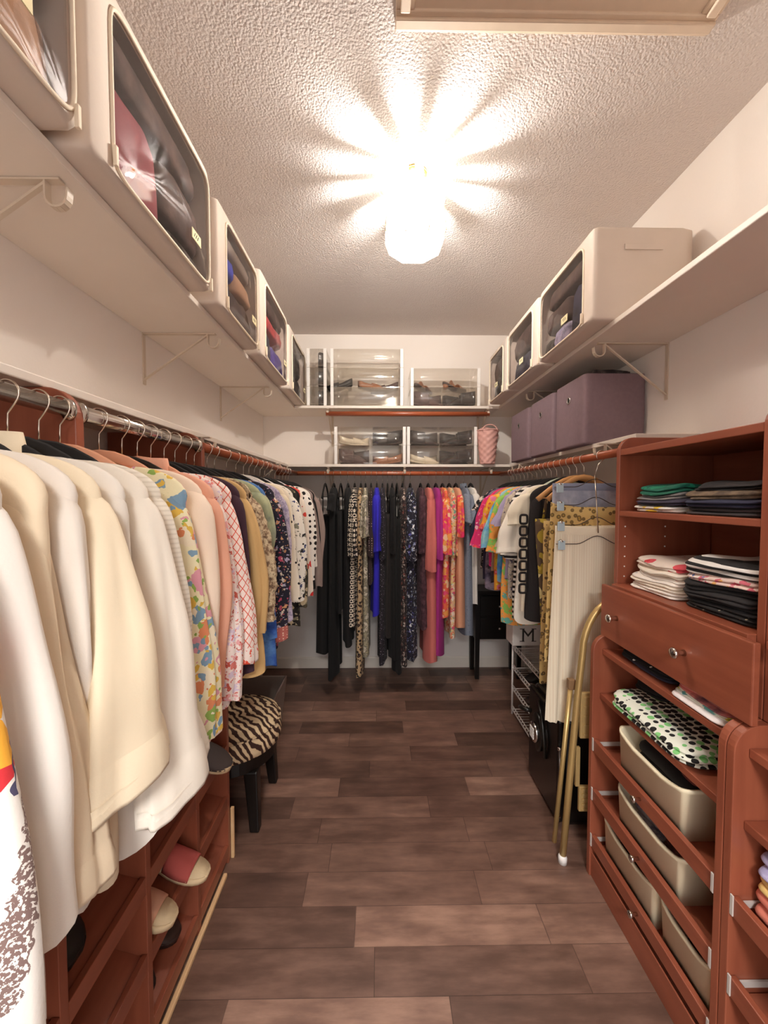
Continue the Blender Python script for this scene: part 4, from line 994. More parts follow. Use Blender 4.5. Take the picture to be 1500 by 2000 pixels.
# ------------------------------------------------------------------ black safe
def safe():
    x0, x1, y0, y1, h = 0.755, 1.17, 1.615, 1.96, 0.475
    r = thing('safe', ((x0 + x1) / 2, (y0 + y1) / 2, 0), 'black floor safe with chrome keypad and lever under the cream skirt', 'safe')
    MB().box(x0 + 0.03, x1, y0, y1, 0.012, h).build('body', SAFEB, r, bevel=0.018)
    d = MB().box(x0, x0 + 0.028, y0 + 0.006, y1 - 0.006, 0.02, h - 0.008).build('door', SAFEB, r, bevel=0.012)
    MB().tube([(x0 + 0.002, y0 - 0.002, 0.07), (x0 + 0.002, y0 - 0.002, 0.345)], 0.007, 12).build('hinge_pin', plain('dark_steel', '#6d6865', 0.3, 1.0), d, True)
    for z in (0.064, 0.351):
        MB().lathe([(0.0, -0.006), (0.0095, -0.006), (0.0095, 0.006), (0, 0.006)], (x0 + 0.002, y0 - 0.002, z), 12).build('hinge_cap', CHROME, d, True)
    yc, zc = 1.82, 0.30
    def ring(rr, x, sy=1.0, sz=1.0): return [(x, yc + rr * sy * math.cos(a), zc + rr * sz * math.sin(a)) for a in [2 * PI * k / 28 for k in range(28)]]
    MB().rings([ring(0.075, x0 - 0.0005, 0.75, 1.2), ring(0.075, x0 - 0.012, 0.75, 1.2), ring(0.066, x0 - 0.018, 0.75, 1.2)]).build('escutcheon', BLACKP, d, True)
    kp = MB().rings([ring(0.045, x0 - 0.0185), ring(0.045, x0 - 0.030), ring(0.038, x0 - 0.034)]).build('keypad', CHROME, d, True)
    b = MB()
    for iy in range(3):
        for iz in range(4): b.box(x0 - 0.037, x0 - 0.0345, yc - 0.021 + iy * 0.015, yc - 0.009 + iy * 0.015, zc - 0.026 + iz * 0.0135, zc - 0.016 + iz * 0.0135)
    b.build('keys', WHITEP, kp)
    pts = [(x0 - 0.018, yc + 0.05, zc + 0.075), (x0 - 0.045, yc + 0.055, zc + 0.078), (x0 - 0.05, yc + 0.09, zc + 0.07), (x0 - 0.048, yc + 0.13, zc + 0.05)]
    MB().tube(pts, [0.010, 0.011, 0.012, 0.008], 10).build('lever', BLACKP, d, True)
    pts = [(x0 - 0.006, yc - 0.085, zc - 0.09 + 0.02), (x0 - 0.014, yc - 0.09, zc), (x0 - 0.014, yc - 0.06, zc + 0.10), (x0 - 0.006, yc, zc + 0.15)]
    MB().tube(pts, 0.008, 8).build('trim_arc', BLACKP, d, True)
    for sx in (x0 + 0.05, x1 - 0.05):
        for sy in (y0 + 0.05, y1 - 0.05):
            MB().lathe([(0, 0), (0.016, 0), (0.016, 0.0125), (0, 0.0125)], (sx, sy, 0), 12).build('foot', BLACKP, r)
safe()

# ------------------------------------------------------------------ folded gold step stool between the safe and the tower
def step_stool():
    y = 1.485
    r = thing('step_stool', (0.88, y, 0), 'folded gold step stool with arched handle leaning beside the cherry tower', 'step stool')
    xl, xr, zt = 0.706, 1.085, 1.012
    pts = [(xl, y - 0.020, 0.02), (xl + 0.026, y - 0.016, 0.35), (xl + 0.052, y - 0.012, 0.67), (xl + 0.066, y - 0.010, 0.80)]
    for k in range(1, 9):
        a = PI / 2 * k / 8; pts.append((xl + 0.066 + 0.02 * k / 8 + 0.10 * (1 - math.cos(a)), y - 0.010, 0.82 + (zt - 0.82) * math.sin(a)))
    left = pts[:]
    mirror = [(xl + xr - x, yy, z) for x, yy, z in left][::-1]
    MB().tube(left + mirror, 0.0125, 14).build('front_frame', GOLD, r, True)
    arch2 = MB()
    for (xa, xb) in ((0.687, 0.746), (1.104, 1.045)):
        lg = MB().tube([(xa, y + 0.012, 0.055), (xb, y + 0.022, 0.67)], 0.009, 12).build('rear_leg', GOLD, r, True)
        MB().box(xb - 0.012, xb + 0.014, y + 0.010, y + 0.034, 0.66, 0.70).build('plastic_joint', plain('brown_plastic', '#8a6a4a', 0.5), lg, bevel=0.003)
    for xx in (0.706, 1.085):
        MB().lathe([(0.0, 0), (0.016, 0), (0.0165, 0.022), (0.0125, 0.032), (0, 0.032)], (xx - 0.0, y - 0.020, 0.0), 16).build('rubber_foot', WHITEP, r, True)
    for (z0, z1) in ((0.475, 0.655), (0.185, 0.285)):
        tr = MB(); n = 8
        prof = []
        tr.box(0.775, 1.015, y - 0.002, y + 0.012, z0, z1)
        p = tr.build('tread', GOLDSTEP, r, bevel=0.003)
        rb = MB()
        for k in range(5):
            zz = z0 + (z1 - z0) * (k + 0.5) / 5; rb.box(0.785, 1.005, y - 0.0065, y - 0.0021, zz - 0.004, zz + 0.004)
        rb.build('tread_ribs', GOLDSTEP, p, bevel=0.001)
    for xx in (0.765, 1.02):
        MB().box(xx - 0.004, xx + 0.012, y - 0.001, y + 0.011, 0.285, 0.44).build('side_strut', GOLDSTEP, r, bevel=0.001)
step_stool()

# ------------------------------------------------------------------ white wire shoe rack, its box and shoes
def wire_rack():
    x0, x1, y0, y1 = 0.862, 1.15, 1.985, 2.51
    r = thing('shoe_rack', ((x0 + x1) / 2, (y0 + y1) / 2, 0), 'white wire shoe rack standing behind the black safe', 'rack')
    for x in (x0, x1):
        for y in (y0, y1):
            MB().tube([(x, y, 0), (x, y, 0.45)], 0.006, 10).build('post', WIREWHITE, r, True)
    for z in (0.03, 0.165, 0.30, 0.43):
        m = MB()
        for (a, b) in (((x0, y0), (x0, y1)), ((x1, y0), (x1, y1))):
            for dz in (0, 0.03 if a[0] == x0 else 0.0): m.tube([(a[0], a[1], z + dz), (b[0], b[1], z + dz)], 0.003, 6)
        for (a, b) in (((x0, y0), (x1, y0)), ((x0, y1), (x1, y1))): m.tube([(a[0], a[1], z), (b[0], b[1], z)], 0.003, 6)
        n = 17
        for k in range(1, n):
            y = y0 + (y1 - y0) * k / n
            m.tube([(x0, y, z + 0.03), (x0 - 0.004, y, z + 0.012), (x0 + 0.004, y, z + 0.002), (x1, y, z + 0.002)], 0.0018, 5)
        m.build('wire_tier', WIREWHITE, r, True)
    return x0, x1, y0, y1
wire_rack()
def m_box():
    x0, x1, y0, y1, z0, h = 0.842, 1.035, 2.455, 2.585, 0.436, 0.15
    z0 = 0.4665
    r = thing('gift_box', ((x0 + x1) / 2, (y0 + y1) / 2, z0), 'white box printed with a grey letter M on top of the wire rack', 'box')
    MB().box(x0, x1, y0, y1, z0, z0 + h).build('carton', plain('white_card', '#f0e9e2', 0.6, var=0.02), r, bevel=0.003)
    MB().box(x0 + 0.02, x1 - 0.02, y0 + 0.02, y1 - 0.02, z0 + h + 0.0002, z0 + h + 0.012).build('tissue', plain('pale_blue_tissue', '#c9d6e6', 0.8), r, bevel=0.004)
    cu = bpy.data.curves.new('letter_m', 'FONT'); cu.body = 'M'; cu.size = 0.115; cu.align_x = 'CENTER'; cu.extrude = 0.0006
    to = bpy.data.objects.new('letter', cu); COL.objects.link(to)
    dg = bpy.context.evaluated_depsgraph_get(); me = bpy.data.meshes.new_from_object(to.evaluated_get(dg)); bpy.data.objects.remove(to)
    # serifs, so that it reads as the photograph's roman capital
    lo = bpy.data.objects.new('printed_letter', me); COL.objects.link(lo); me.materials.clear(); me.materials.append(plain('grey_print', '#3f3835', 0.7))
    lo.parent = r; lo.location = (0.0, y0 - (y0 + y1) / 2 - 0.0012, 0.028); lo.rotation_euler = (PI / 2, 0, 0)
    s = MB()
    for cx in (-0.037, 0.037):
        for zz in (0.0, 0.079): s.box(cx - 0.015, cx + 0.015, 0, 0.0012, zz, zz + 0.004)
    so = s.build('printed_serif', plain('grey_print', '#3f3835', 0.7)); so.parent = r; so.location = (0, y0 - (y0 + y1) / 2 - 0.0018, 0.028)
m_box()
s1 = make_shoe('shoe', 'cream sandal with tan sole on the wire rack, nearer of the pair', TANL, CREAML, 'sandal', heel=0.02, group='shoes on the wire rack', insole_m=CREAML); set_shoe(s1, 1.12, 2.12, 0.168, PI, 0)
s2 = make_shoe('shoe', 'cream sandal with tan sole on the wire rack, farther of the pair', TANL, CREAML, 'sandal', heel=0.02, group='shoes on the wire rack', insole_m=CREAML); set_shoe(s2, 1.12, 2.23, 0.168, PI, 0)
for k, (yy, lab) in enumerate(((2.09, 'near dark shoe on the upper tier of the wire rack'), (2.21, 'middle dark shoe on the upper tier of the wire rack'), (2.33, 'far dark shoe on the upper tier of the wire rack'))):
    s_ = make_shoe('shoe', lab, LEATHB, LEATHB, 'slip', heel=0.02, group='shoes on the wire rack'); set_shoe(s_, 1.12, yy, 0.303, PI, 0)
for k, (yy, lab) in enumerate(((2.33, 'dark shoe on the lower tier of the wire rack'),)):
    s_ = make_shoe('shoe', lab, BRNL, BRNL, 'slip', heel=0.02, group='shoes on the wire rack'); set_shoe(s_, 1.12, yy, 0.168, PI, 0)

# ------------------------------------------------------------------ black side table in the far right corner
def side_table():
    x0, x1, y0, y1, h = 0.735, 1.10, 2.99, 3.205, 0.69
    r = thing('side_table', ((x0 + x1) / 2, (y0 + y1) / 2, 0), 'black side table with two small drawers in the far right corner', 'table')
    MB().box(x0 - 0.01, x1 + 0.01, y0 - 0.012, y1, h - 0.02, h).build('top', DARKWOOD, r, bevel=0.003)
    MB().box(x0 + 0.005, x1 - 0.005, y0 + 0.012, y1 - 0.004, 0.31, h - 0.0205).build('case', DARKWOOD, r, bevel=0.002)
    for i, z in enumerate((0.325, 0.495)):
        d = MB().box(x0 + 0.045, x1 - 0.045, y0 - 0.002, y0 + 0.0115, z, z + 0.155).build('drawer', DARKWOOD, r, bevel=0.004)
        kx = (x0 + x1) / 2
        MB().rings([[(kx + rr * math.cos(a), y0 - 0.002 - dd, z + 0.078 + rr * math.sin(a)) for a in [2 * PI * k / 14 for k in range(14)]] for rr, dd in ((0.005, 0), (0.005, 0.01), (0.011, 0.015), (0.009, 0.023), (0.002, 0.025))]).build('knob', CHROME, d, True)
    for (xa, ya) in ((x0, y0), (x1 - 0.042, y0), (x0, y1 - 0.045), (x1 - 0.042, y1 - 0.045)):
        MB().rings([[(xa + 0.006, ya + 0.006, 0), (xa + 0.036, ya + 0.006, 0), (xa + 0.036, ya + 0.036, 0), (xa + 0.006, ya + 0.036, 0)], [(xa, ya, h - 0.021), (xa + 0.042, ya, h - 0.021), (xa + 0.042, ya + 0.042, h - 0.021), (xa, ya + 0.042, h - 0.021)]]).build('leg', DARKWOOD, r, bevel=0.002)
side_table()

# ------------------------------------------------------------------ hangers
HM = {'black velvet': BLACKV, 'black plastic': BLACKP, 'peach plastic': PEACHP, 'white plastic': WHITEP, 'pale green plastic': GREENP, 'wooden': WOODH}
HCACHE = {}
def hanger_proto(color, sw):
    m = HM[color]
    r = thing('clothes_hanger', (0, 0, -5), '', 'hanger')
    hk = [(-0.019, 0, -0.006)]
    for k in range(11):
        a = PI - (PI * 1.18) * k / 10
        hk.append((0.0205 * math.cos(a), 0, 0.0205 * math.sin(a)))
    hk += [(0.010, 0, -0.022), (0.001, 0, -0.034), (0, 0, -0.05), (0, 0, -0.075)]
    MB().tube([(x, y, z - 5) for x, y, z in hk], 0.0016, 6).build('hook', STEEL, r, True)
    wide = color in ('wooden', 'peach plastic', 'black velvet')
    hs = sw - 0.012
    pts = []
    for k in range(13):
        u = -1 + 2 * k / 12
        pts.append((u * hs, 0, -5 - 0.080 - 0.100 * (1 - math.cos(abs(u) * PI / 2)) ** 0.95))
    MB().tube(pts, [0.012 if wide else 0.008] * 13, 8, ry=0.006 if wide else 0.0045).build('shoulder_bar', m, r, True)
    MB().tube([(-hs + 0.01, 0, -5 - 0.172), (hs - 0.01, 0, -5 - 0.172)], 0.003, 6).build('lower_bar', m, r, True)
    return r
def hanger(color, loc, rz, label, group, sw=0.19):
    key = (color, round(sw, 2))
    if key not in HCACHE:
        o = hanger_proto(color, sw); HCACHE[key] = o
    else:
        o = copy_thing(HCACHE[key], (0, 0, 0))
    o.location = loc; o.rotation_euler = (0, 0, rz); o['label'] = label; o['group'] = group
    return o

# ------------------------------------------------------------------ garments
def lerp(a, b, t): return a + (b - a) * t
def smooth(t): return t * t * (3 - 2 * t)

def garment(name, loc, rz, label, cat, group, mat, L=0.68, sw=0.19, nw=0.068, hw=0.20, t=0.022, slope=0.065, fold=0.012,
            sleeve=None, sleeve_mat=None, cuff=None, cuff_mat=None, collar=None, seed=0, ruffle=0.0, hem_wave=0.008, straps=False, tilt=0.0, waist=None, NU=44, hem_mat=None, tiers=0):
    """hangs in local x (shoulder to shoulder), z=0 at the hem; neck at z=L"""
    rs = random.Random(seed * 7 + 1)
    r = thing(name, (loc[0], loc[1], loc[2] - L), label, cat, group); r.rotation_euler = (0, tilt, rz)
    O = Vector(r.location)
    p1, p2, p3 = rs.uniform(0, 6.3), rs.uniform(0, 6.3), rs.uniform(0, 6.3)
    k1, k2 = rs.uniform(2.2, 3.4), rs.uniform(5, 8)
    lean = rs.uniform(-0.006, 0.006)
    m = MB(); rings = []
    S, N = 7, 24
    for i in range(S + N + 1):
        if i <= S:
            s = i / S; w_ = nw + (sw - nw) * math.sin(s * PI / 2); z = -slope * (1 - math.cos(s * PI / 2)) ** 0.9; tt = lerp(0.011, t, s); q = 0
        else:
            q = (i - S) / N; w_ = lerp(sw * 0.985, hw, smooth(q)); z = -(slope + (L - slope) * q); tt = t * (1 + 0.35 * q)
            if waist: w_ *= 1 - (1 - waist) * math.exp(-((q - 0.38) / 0.16) ** 2)
            if tiers: tt *= 1 + 0.4 * ((q * tiers) % 1.0); w_ *= 0.95 + 0.07 * ((q * tiers) % 1.0)
        ring = []
        for k in range(NU):
            a = 2 * PI * k / NU; c, s_ = math.cos(a), math.sin(a)
            ux = math.copysign(abs(c) ** 0.75, c); uy = math.copysign(abs(s_) ** 0.8, s_)
            F = fold * (q ** 0.6 if q > 0 else 0) * (math.sin(k1 * ux * 2.4 + p1 + 0.8 * q) + 0.55 * math.sin(k2 * ux + p2 - q)) * 0.62
            F2 = fold * 0.35 * (q ** 0.5 if q > 0 else 0) * math.sin(k2 * 1.3 * ux + p3) * (1 if s_ > 0 else -1)
            x = ux * w_ * (1 + 0.012 * math.sin(9 * q + p2) * (1 if c > 0 else 0.6))
            y = uy * tt + F + F2 + lean * q
            zz = z + hem_wave * (q ** 5) * math.sin(3 * a + p3) + 0.010 * (q ** 5) * (1 - abs(ux)) * 0
            if ruffle:
                nn = noise.noise(Vector((ux * 5 + seed, z * 30, s_ * 4))); y += ruffle * nn * 1.3 * math.copysign(1, s_ if abs(s_) > .1 else 1); x += ruffle * noise.noise(Vector((z * 34, seed, s_ * 5))) * math.copysign(1, c) * 1.2
            if not straps or i > 3: pass
            ring.append((O.x + x, O.y + y, O.z + L + zz))
        rings.append(ring)
    start = 0
    if straps:
        # sleeveless: narrow bodice hung from two straps
        keep = S + 3
        rings = rings[keep:]
        zt = rings[0][0][2]; 
        m.rings(rings, True, False)
        body = m.build('body', mat, r, True)
        for sx in (-1, 1):
            MB().tube([(O.x + sx * sw * 0.78, O.y, zt - 0.004), (O.x + sx * sw * 0.72, O.y, (zt + O.z + L) / 2), (O.x + sx * sw * 0.6, O.y, O.z + L - slope * 0.35)], 0.008, 6, ry=0.004).build('strap', mat, r, True)
    else:
        m.rings(rings, True, False); body = m.build('body', mat, r, True)
    # small gaps of the neck: collar band
    if collar:
        hgt = 0.036; c_ = MB(); q = []
        for (f, z, o_) in ((1.02, -0.012, 0.004), (1.0, 0.016, 0.002), (1.0, hgt * 0.8, 0.001), (1.06, hgt * 0.82, 0.003), (1.16, -0.006, 0.008), (1.13, -0.012, 0.006)):
            q.append([(O.x + math.cos(2 * PI * k / 24) * (nw + 0.004) * f, O.y + math.sin(2 * PI * k / 24) * (0.016 + o_), O.z + L + z - 0.006 * (1 + math.cos(2 * PI * k / 24)) * 0) for k in range(24)])
        c_.rings(q, False, False).build('collar', collar if not isinstance(collar, bool) else mat, r, True)
    # sleeves
    if sleeve:
        sl = dict(len=0.5, rx=0.045, ry=0.026, rx1=0.04, ry1=0.024, out=0.03, flare=0.0, yo=0.0); sl.update(sleeve)
        full = sl
        for side in (1, -1):
            sl = dict(full)
            if side < 0:   # the sleeve towards the wall hangs flat
                sl.update(ry=min(sl['ry'], 0.018), ry1=min(sl['ry1'], 0.02), kick=min(sl.get('kick', 0.0), 0.02), out=min(sl['out'], 0.03), flare=0.0)
            g = MB(); rr = []; NS, MS = 32, 24
            ph = rs.uniform(0, 6.3)
            ln = sl['len'] * (1 if side > 0 else 0.98)
            for i in range(MS + 1):
                q = i / MS
                cap = math.sqrt(min(1.0, (q + 0.0015) / 0.10))
                qq = q ** 1.5; rx = lerp(sl['rx'], sl['rx1'], qq) * cap; ry = lerp(sl['ry'], sl['ry1'], qq) * cap
                if sl['flare']: e = max(0, q - 0.6) / 0.4; rx *= 1 + 0.2 * sl['flare'] * e; ry *= 1 + sl['flare'] * e
                cx = sw - 0.045 + sl['out'] * (1 - math.exp(-4 * q)) + 0.012 * math.sin(4 * q + ph); cz = -slope * 0.62 - ln * q
                outk = sl.get('kick', 0.0) * q; cx += outk
                ring = []
                for k in range(NS):
                    a = 2 * PI * k / NS
                    wob = 1 + min(1, q * 2.2) * (0.17 * math.sin(3 * a + ph + 1.2 * q) + 0.10 * math.sin(5 * a - ph + 1.5 * q) + 0.05 * math.sin(8 * a + 2 * ph)) + 0.05 * math.sin(13 * q + ph + a)
                    x = cx + rx * wob * math.cos(a); y = sl['yo'] * min(1, q * 2) + ry * wob * math.sin(a)
                    zz = cz - 0.35 * sl.get('kick', 0.0) * math.cos(a) * rx * 0 + 0.006 * q ** 6 * math.sin(2 * a + ph)
                    if ruffle: x += ruffle * 1.2 * noise.noise(Vector((z * 9 + q * 26, a * 2, seed))); y += ruffle * noise.noise(Vector((q * 26, a * 2.3, seed + 4)))
                    ring.append((O.x + side * x, O.y + y, O.z + L + zz))
                rr.append(ring)
            so = g.rings(rr, True, False).build('sleeve', sleeve_mat or mat, r, True)
            if cuff:
                c_ = MB(); q = []
                steps = max(2, int(round(cuff / (ln / MS))))
                def sc_ring(rg, f, dz=0.0):
                    mx = sum(p[0] for p in rg) / NS; my = sum(p[1] for p in rg) / NS
                    out = []
                    for p in rg:
                        dx, dy = p[0] - mx, p[1] - my; d = math.hypot(dx, dy) or 1e-6
                        out.append((p[0] + dx / d * f, p[1] + dy / d * f, p[2] + dz))
                    return out
                for i in range(MS - steps, MS + 1): q.append(sc_ring(rr[i], 0.0003 if i == MS - steps else 0.0028))
                q.append(sc_ring(rr[MS], 0.0028, -0.006)); q.append(sc_ring(rr[MS], -0.001, -0.006)); q.append(sc_ring(rr[MS], -0.001, 0.02))
                c_.rings(q, False, False).build('cuff', cuff_mat or sleeve_mat or mat, so, True)
    if hem_mat:
        hb = MB(); b0, b1 = rings[-4], rings[-1]
        def outw(ring, f, dz=0.0):
            return [(O.x + (p[0] - O.x) * f, O.y + (p[1] - O.y) * (1 + (f - 1) * 3), p[2] + dz) for p in ring]
        hb.rings([outw(b0, 1.004), outw(b0, 1.012), outw(rings[-2], 1.012), outw(b1, 1.012, -0.004), outw(b1, 1.0, -0.004)], False, False).build('hem_band', hem_mat, r, True)
    return r

LONG = dict(len=0.54, rx=0.042, ry=0.024, rx1=0.034, ry1=0.022, out=0.035)
WIDE = dict(len=0.50, rx=0.045, ry=0.020, rx1=0.05, ry1=0.05, out=0.05)
SHORT = dict(len=0.20, rx=0.05, ry=0.024, rx1=0.062, ry1=0.026, out=0.03, kick=0.03)
TQ = dict(len=0.40, rx=0.045, ry=0.024, rx1=0.045, ry1=0.026, out=0.035)
def S_(base, **k): d = dict(base); d.update(k); return d

NECK = 0.104   # rod axis to neck of the garment
def hang(side, pos, name, short, label, cat, mat, hcol='black velvet', dz=0.0, **kw):
    if side == 'L': loc = (RXL, pos, RZ - NECK + dz); rz = 0.0; grp = 'garments on the left rod'; hg = 'hangers on the left rod'; where = 'on the left rod'
    elif side == 'B': loc = (pos, RYB, RZ - NECK + dz); rz = -PI / 2; grp = 'garments on the back rod'; hg = 'hangers on the back rod'; where = 'on the back rod'
    else: loc = (RXR, pos, RZ - 0.005 - NECK + dz); rz = PI; grp = 'garments on the right rod'; hg = 'hangers on the right rod'; where = 'on the right rod'
    g = garment(name, loc, rz, label, cat, grp, mat, **kw)
    hanger(hcol, (loc[0], loc[1], loc[2] + NECK - dz), rz, '%s hanger carrying the %s %s' % (hcol, short, where), hg, round(min(0.19, kw.get('sw', 0.19)), 2))
    return g

IVORY = cloth('ivory_linen', '#e4dac8'); CREAM = cloth('cream_cotton', '#e0cdb0'); WHITE = cloth('white_cotton', '#e2dad0'); OFFW = cloth('off_white_gauze', '#dcd2c6')
h = hang
# ---- left rod, near to far
h('L', 0.375, 'blouse', 'white tunic with red embroidery', 'white tunic with red, yellow and braided embroidery on the sleeve, nearest on the left', 'blouse', cloth('embroidered_white', '#e2dbd2', 'braid', ('#e0a030', '#c22a30', '#4a4560', '#78605a')), L=0.86, sleeve=S_(LONG, len=0.80, rx=0.045, ry=0.03, rx1=0.05, ry1=0.07, out=0.03, kick=0.045), seed=1, fold=0.016, hw=0.21)
h('L', 0.445, 'blouse', 'long white blouse', 'long white blouse with rounded sleeve end behind the embroidered tunic', 'blouse', WHITE, L=0.68, sleeve=S_(LONG, len=0.53, rx=0.045, ry=0.025, rx1=0.052, ry1=0.050, out=0.02, kick=0.028), seed=2, fold=0.018, hw=0.215)
h('L', 0.505, 'blouse', 'cream cuffed blouse', 'cream blouse with long straight sleeve and deep cuff near the front', 'blouse', CREAM, L=0.62, sleeve=S_(LONG, len=0.535, ry=0.022, rx1=0.04, ry1=0.036, out=0.015, kick=0.035), cuff=0.055, seed=3, collar=True)
h('L', 0.555, 'blouse', 'white gauze blouse', 'white gauze blouse squeezed behind the cream cuffed blouse', 'blouse', OFFW, L=0.64, sleeve=S_(LONG, len=0.54, out=0.04), seed=4, fold=0.018)
h('L', 0.605, 'blouse', 'cream bell sleeved blouse', 'cream blouse with a wide bell sleeve and deep stitched hem band', 'blouse', cloth('rich_cream', '#e4d3b6'), L=0.66, sleeve=S_(WIDE, len=0.455, rx=0.042, ry=0.018, rx1=0.030, ry1=0.10, out=0.01, kick=0.083), cuff=0.06, seed=5, hcol='black velvet', collar=True)
h('L', 0.665, 'blouse', 'white ruffled blouse', 'white blouse with scalloped ruffled hem below the cream bell sleeve', 'blouse', cloth('white_voile', '#e2dacf'), L=0.655, sleeve=S_(LONG, len=0.46, out=0.03), seed=6, fold=0.024, hem_wave=0.018, hw=0.225)
h('L', 0.725, 'blouse', 'white bird motif shirt', 'white shirt with tiny coloured bird motifs and wide turned cuff', 'blouse', cloth('bird_motif_white', '#e4dacb', 'specks', ('#e2562e', '#d8366a', '#e8c23a', '#e2562e'), 16, 0.10), L=0.68, sleeve=S_(WIDE, len=0.56, rx=0.042, ry=0.018, rx1=0.030, ry1=0.105, out=0.01, kick=0.098), cuff=0.06, seed=7)
h('L', 0.772, 'blouse', 'ribbed white blouse', 'finely ribbed white blouse between the bird motif shirt and the parrot print', 'blouse', cloth('ribbed_white', '#e2d9ca', 'stripe', ('#d6ccbc',), 110, 0.4), L=0.66, sleeve=S_(LONG, len=0.46, out=0.02, kick=0.03, ry=0.022, ry1=0.04), seed=8, hcol='peach plastic')
h('L', 0.878, 'blouse', 'parrot print blouse', 'pale yellow blouse with green parrot and flower print', 'blouse', cloth('parrot_print', '#e9dfb8', 'floral', ('#8fae54', '#d9b24a', '#d898a4', '#7c9bb2', '#d9875c', '#e9dcc0'), 24, 0.5), L=0.60, sleeve=S_(LONG, len=0.56, ry=0.03, rx1=0.05, ry1=0.045, out=0.045), seed=9, hcol='peach plastic')
h('L', 0.955, 'blouse', 'sheer blush blouse', 'sheer blush cream blouse with long plain sleeve next to the parrot print', 'blouse', cloth('sheer_blush', '#eed9c4'), L=0.66, sleeve=S_(LONG, len=0.60, ry=0.03, rx1=0.042, ry1=0.036, out=0.045), seed=10, hcol='black plastic')
h('L', 1.015, 'shirt', 'salmon pink shirt', 'plain salmon pink shirt with a stand-up collar', 'shirt', cloth('salmon_pink', '#e3a78c'), L=0.62, sleeve=S_(LONG, len=0.52, out=0.03), seed=11, collar=True, hcol='peach plastic')
h('L', 1.075, 'blouse', 'pink ditsy blouse', 'white blouse with scattered pink and red ditsy flowers', 'blouse', cloth('pink_ditsy', '#f0e0d8', 'floral', ('#d8796f', '#e6a8a8', '#c25a4a', '#d8c8d8'), 42, 0.42), L=0.64, sleeve=S_(LONG, len=0.58, out=0.045, ry=0.028), seed=12)
h('L', 1.14, 'blouse', 'coral scroll blouse', 'white blouse with coral scroll lattice print and gathered cuff', 'blouse', cloth('coral_scroll', '#f3e2d8', 'lattice', ('#d8563e',), 34, 0.13), L=0.60, sleeve=S_(LONG, len=0.50, out=0.06, flare=0.5), cuff=0.03, cuff_mat=cloth('coral_blot', '#efe0d6', 'mottle', ('#dd4a30', '#efe0d6', '#e36a50'), 30, 0.6), seed=13)
h('L', 1.20, 'blouse', 'plum blouse', 'dark plum blouse with long narrow sleeve', 'blouse', cloth('dark_plum', '#3a1f2d'), L=0.62, sleeve=S_(LONG, len=0.56, out=0.05), seed=14)
h('L', 1.27, 'shirt', 'tan shirt', 'long plain tan shirt with curved hem beyond the plum blouse', 'shirt', cloth('tan_linen', '#cfa970'), L=0.63, sleeve=S_(LONG, len=0.46, out=0.062), seed=15, hw=0.24)
h('L', 1.325, 'blouse', 'brown fringed top', 'brown and cream fringed ruffle top', 'top', cloth('brown_fringe', '#6a5240', 'mottle', ('#3a2a22', '#8a6e54', '#d8c4a0', '#4a382c'), 60), L=0.46, sleeve=S_(LONG, len=0.44, out=0.06, ry=0.03, rx1=0.05, ry1=0.03), seed=16, ruffle=0.012)
h('L', 1.42, 'blouse', 'green grey tie dye top', 'grey green tie dye top between the fringed top and the blue tunic', 'top', cloth('green_grey_dye', '#a3a98a', 'mottle', ('#6a7a72', '#b3b890', '#4a5a78'), 7), L=0.40, sleeve=S_(LONG, len=0.32, out=0.045), seed=17)
h('L', 1.485, 'tunic', 'blue tie dye tunic', 'long blue tie dye tunic with white splashes', 'tunic', cloth('blue_tie_dye', '#2a4a8a', 'mottle', ('#1d2a5c', '#2c56a8', '#5a8ac8', '#22336a'), 8), L=0.71, sleeve=S_(LONG, len=0.56, out=0.045, ry=0.03), seed=18, hw=0.22)
h('L', 1.60, 'blouse', 'navy meadow blouse', 'navy blouse with small flowers and a pink banded cuff', 'blouse', cloth('navy_meadow', '#1e1c2c', 'floral', ('#d8a070', '#b8b0c8', '#c2506a', '#e0d4c0'), 40, 0.36), L=0.68, sleeve=S_(LONG, len=0.60, out=0.055, flare=0.4), cuff=0.045, cuff_mat=cloth('pink_dot_cuff', '#b8645a', 'dots', ('#e8c8b0',), 90, 0.3), seed=19)
h('L', 1.705, 'blouse', 'lavender lace blouse', 'lavender lace blouse with ruffled sleeve end', 'blouse', cloth('lavender_lace', '#b9aec6', 'mottle', ('#a498b8', '#d2c8d8', '#8e84a8', '#dcd2dc'), 60), L=0.55, sleeve=S_(LONG, len=0.56, out=0.06, flare=0.7), seed=20, ruffle=0.003, hcol='white plastic')
h('L', 1.80, 'blouse', 'pale cream blouse', 'plain pale cream blouse between lavender lace and black dots', 'blouse', cloth('pale_cream', '#efe4c8'), L=0.52, sleeve=S_(LONG, len=0.50, out=0.035), seed=21, hcol='white plastic')
h('L', 1.875, 'blouse', 'black dot cream blouse', 'cream blouse with sparse black dots', 'blouse', cloth('cream_black_dot', '#f2ead8', 'specks', ('#1a1616', '#1a1616'), 34, 0.4), L=0.52, sleeve=S_(LONG, len=0.52, out=0.05), seed=22)
h('L', 1.955, 'blouse', 'white delft print blouse', 'white blouse with blue and black delft style flowers and frilled cuff', 'blouse', cloth('delft_floral', '#f0ebdf', 'floral', ('#39416a', '#1f1c22', '#8a8a78', '#f0ebdf'), 26, 0.4), L=0.56, sleeve=S_(LONG, len=0.54, out=0.055, flare=0.7), seed=23, hcol='white plastic')
h('L', 2.05, 'blouse', 'khaki floral blouse', 'olive khaki floral blouse beyond the white delft print', 'blouse', cloth('olive_floral', '#4a4434', 'floral', ('#1f1a18', '#8a8468', '#c8b898', '#2a2620'), 18, 0.5), L=0.74, sleeve=S_(LONG, len=0.60, out=0.05), seed=24)
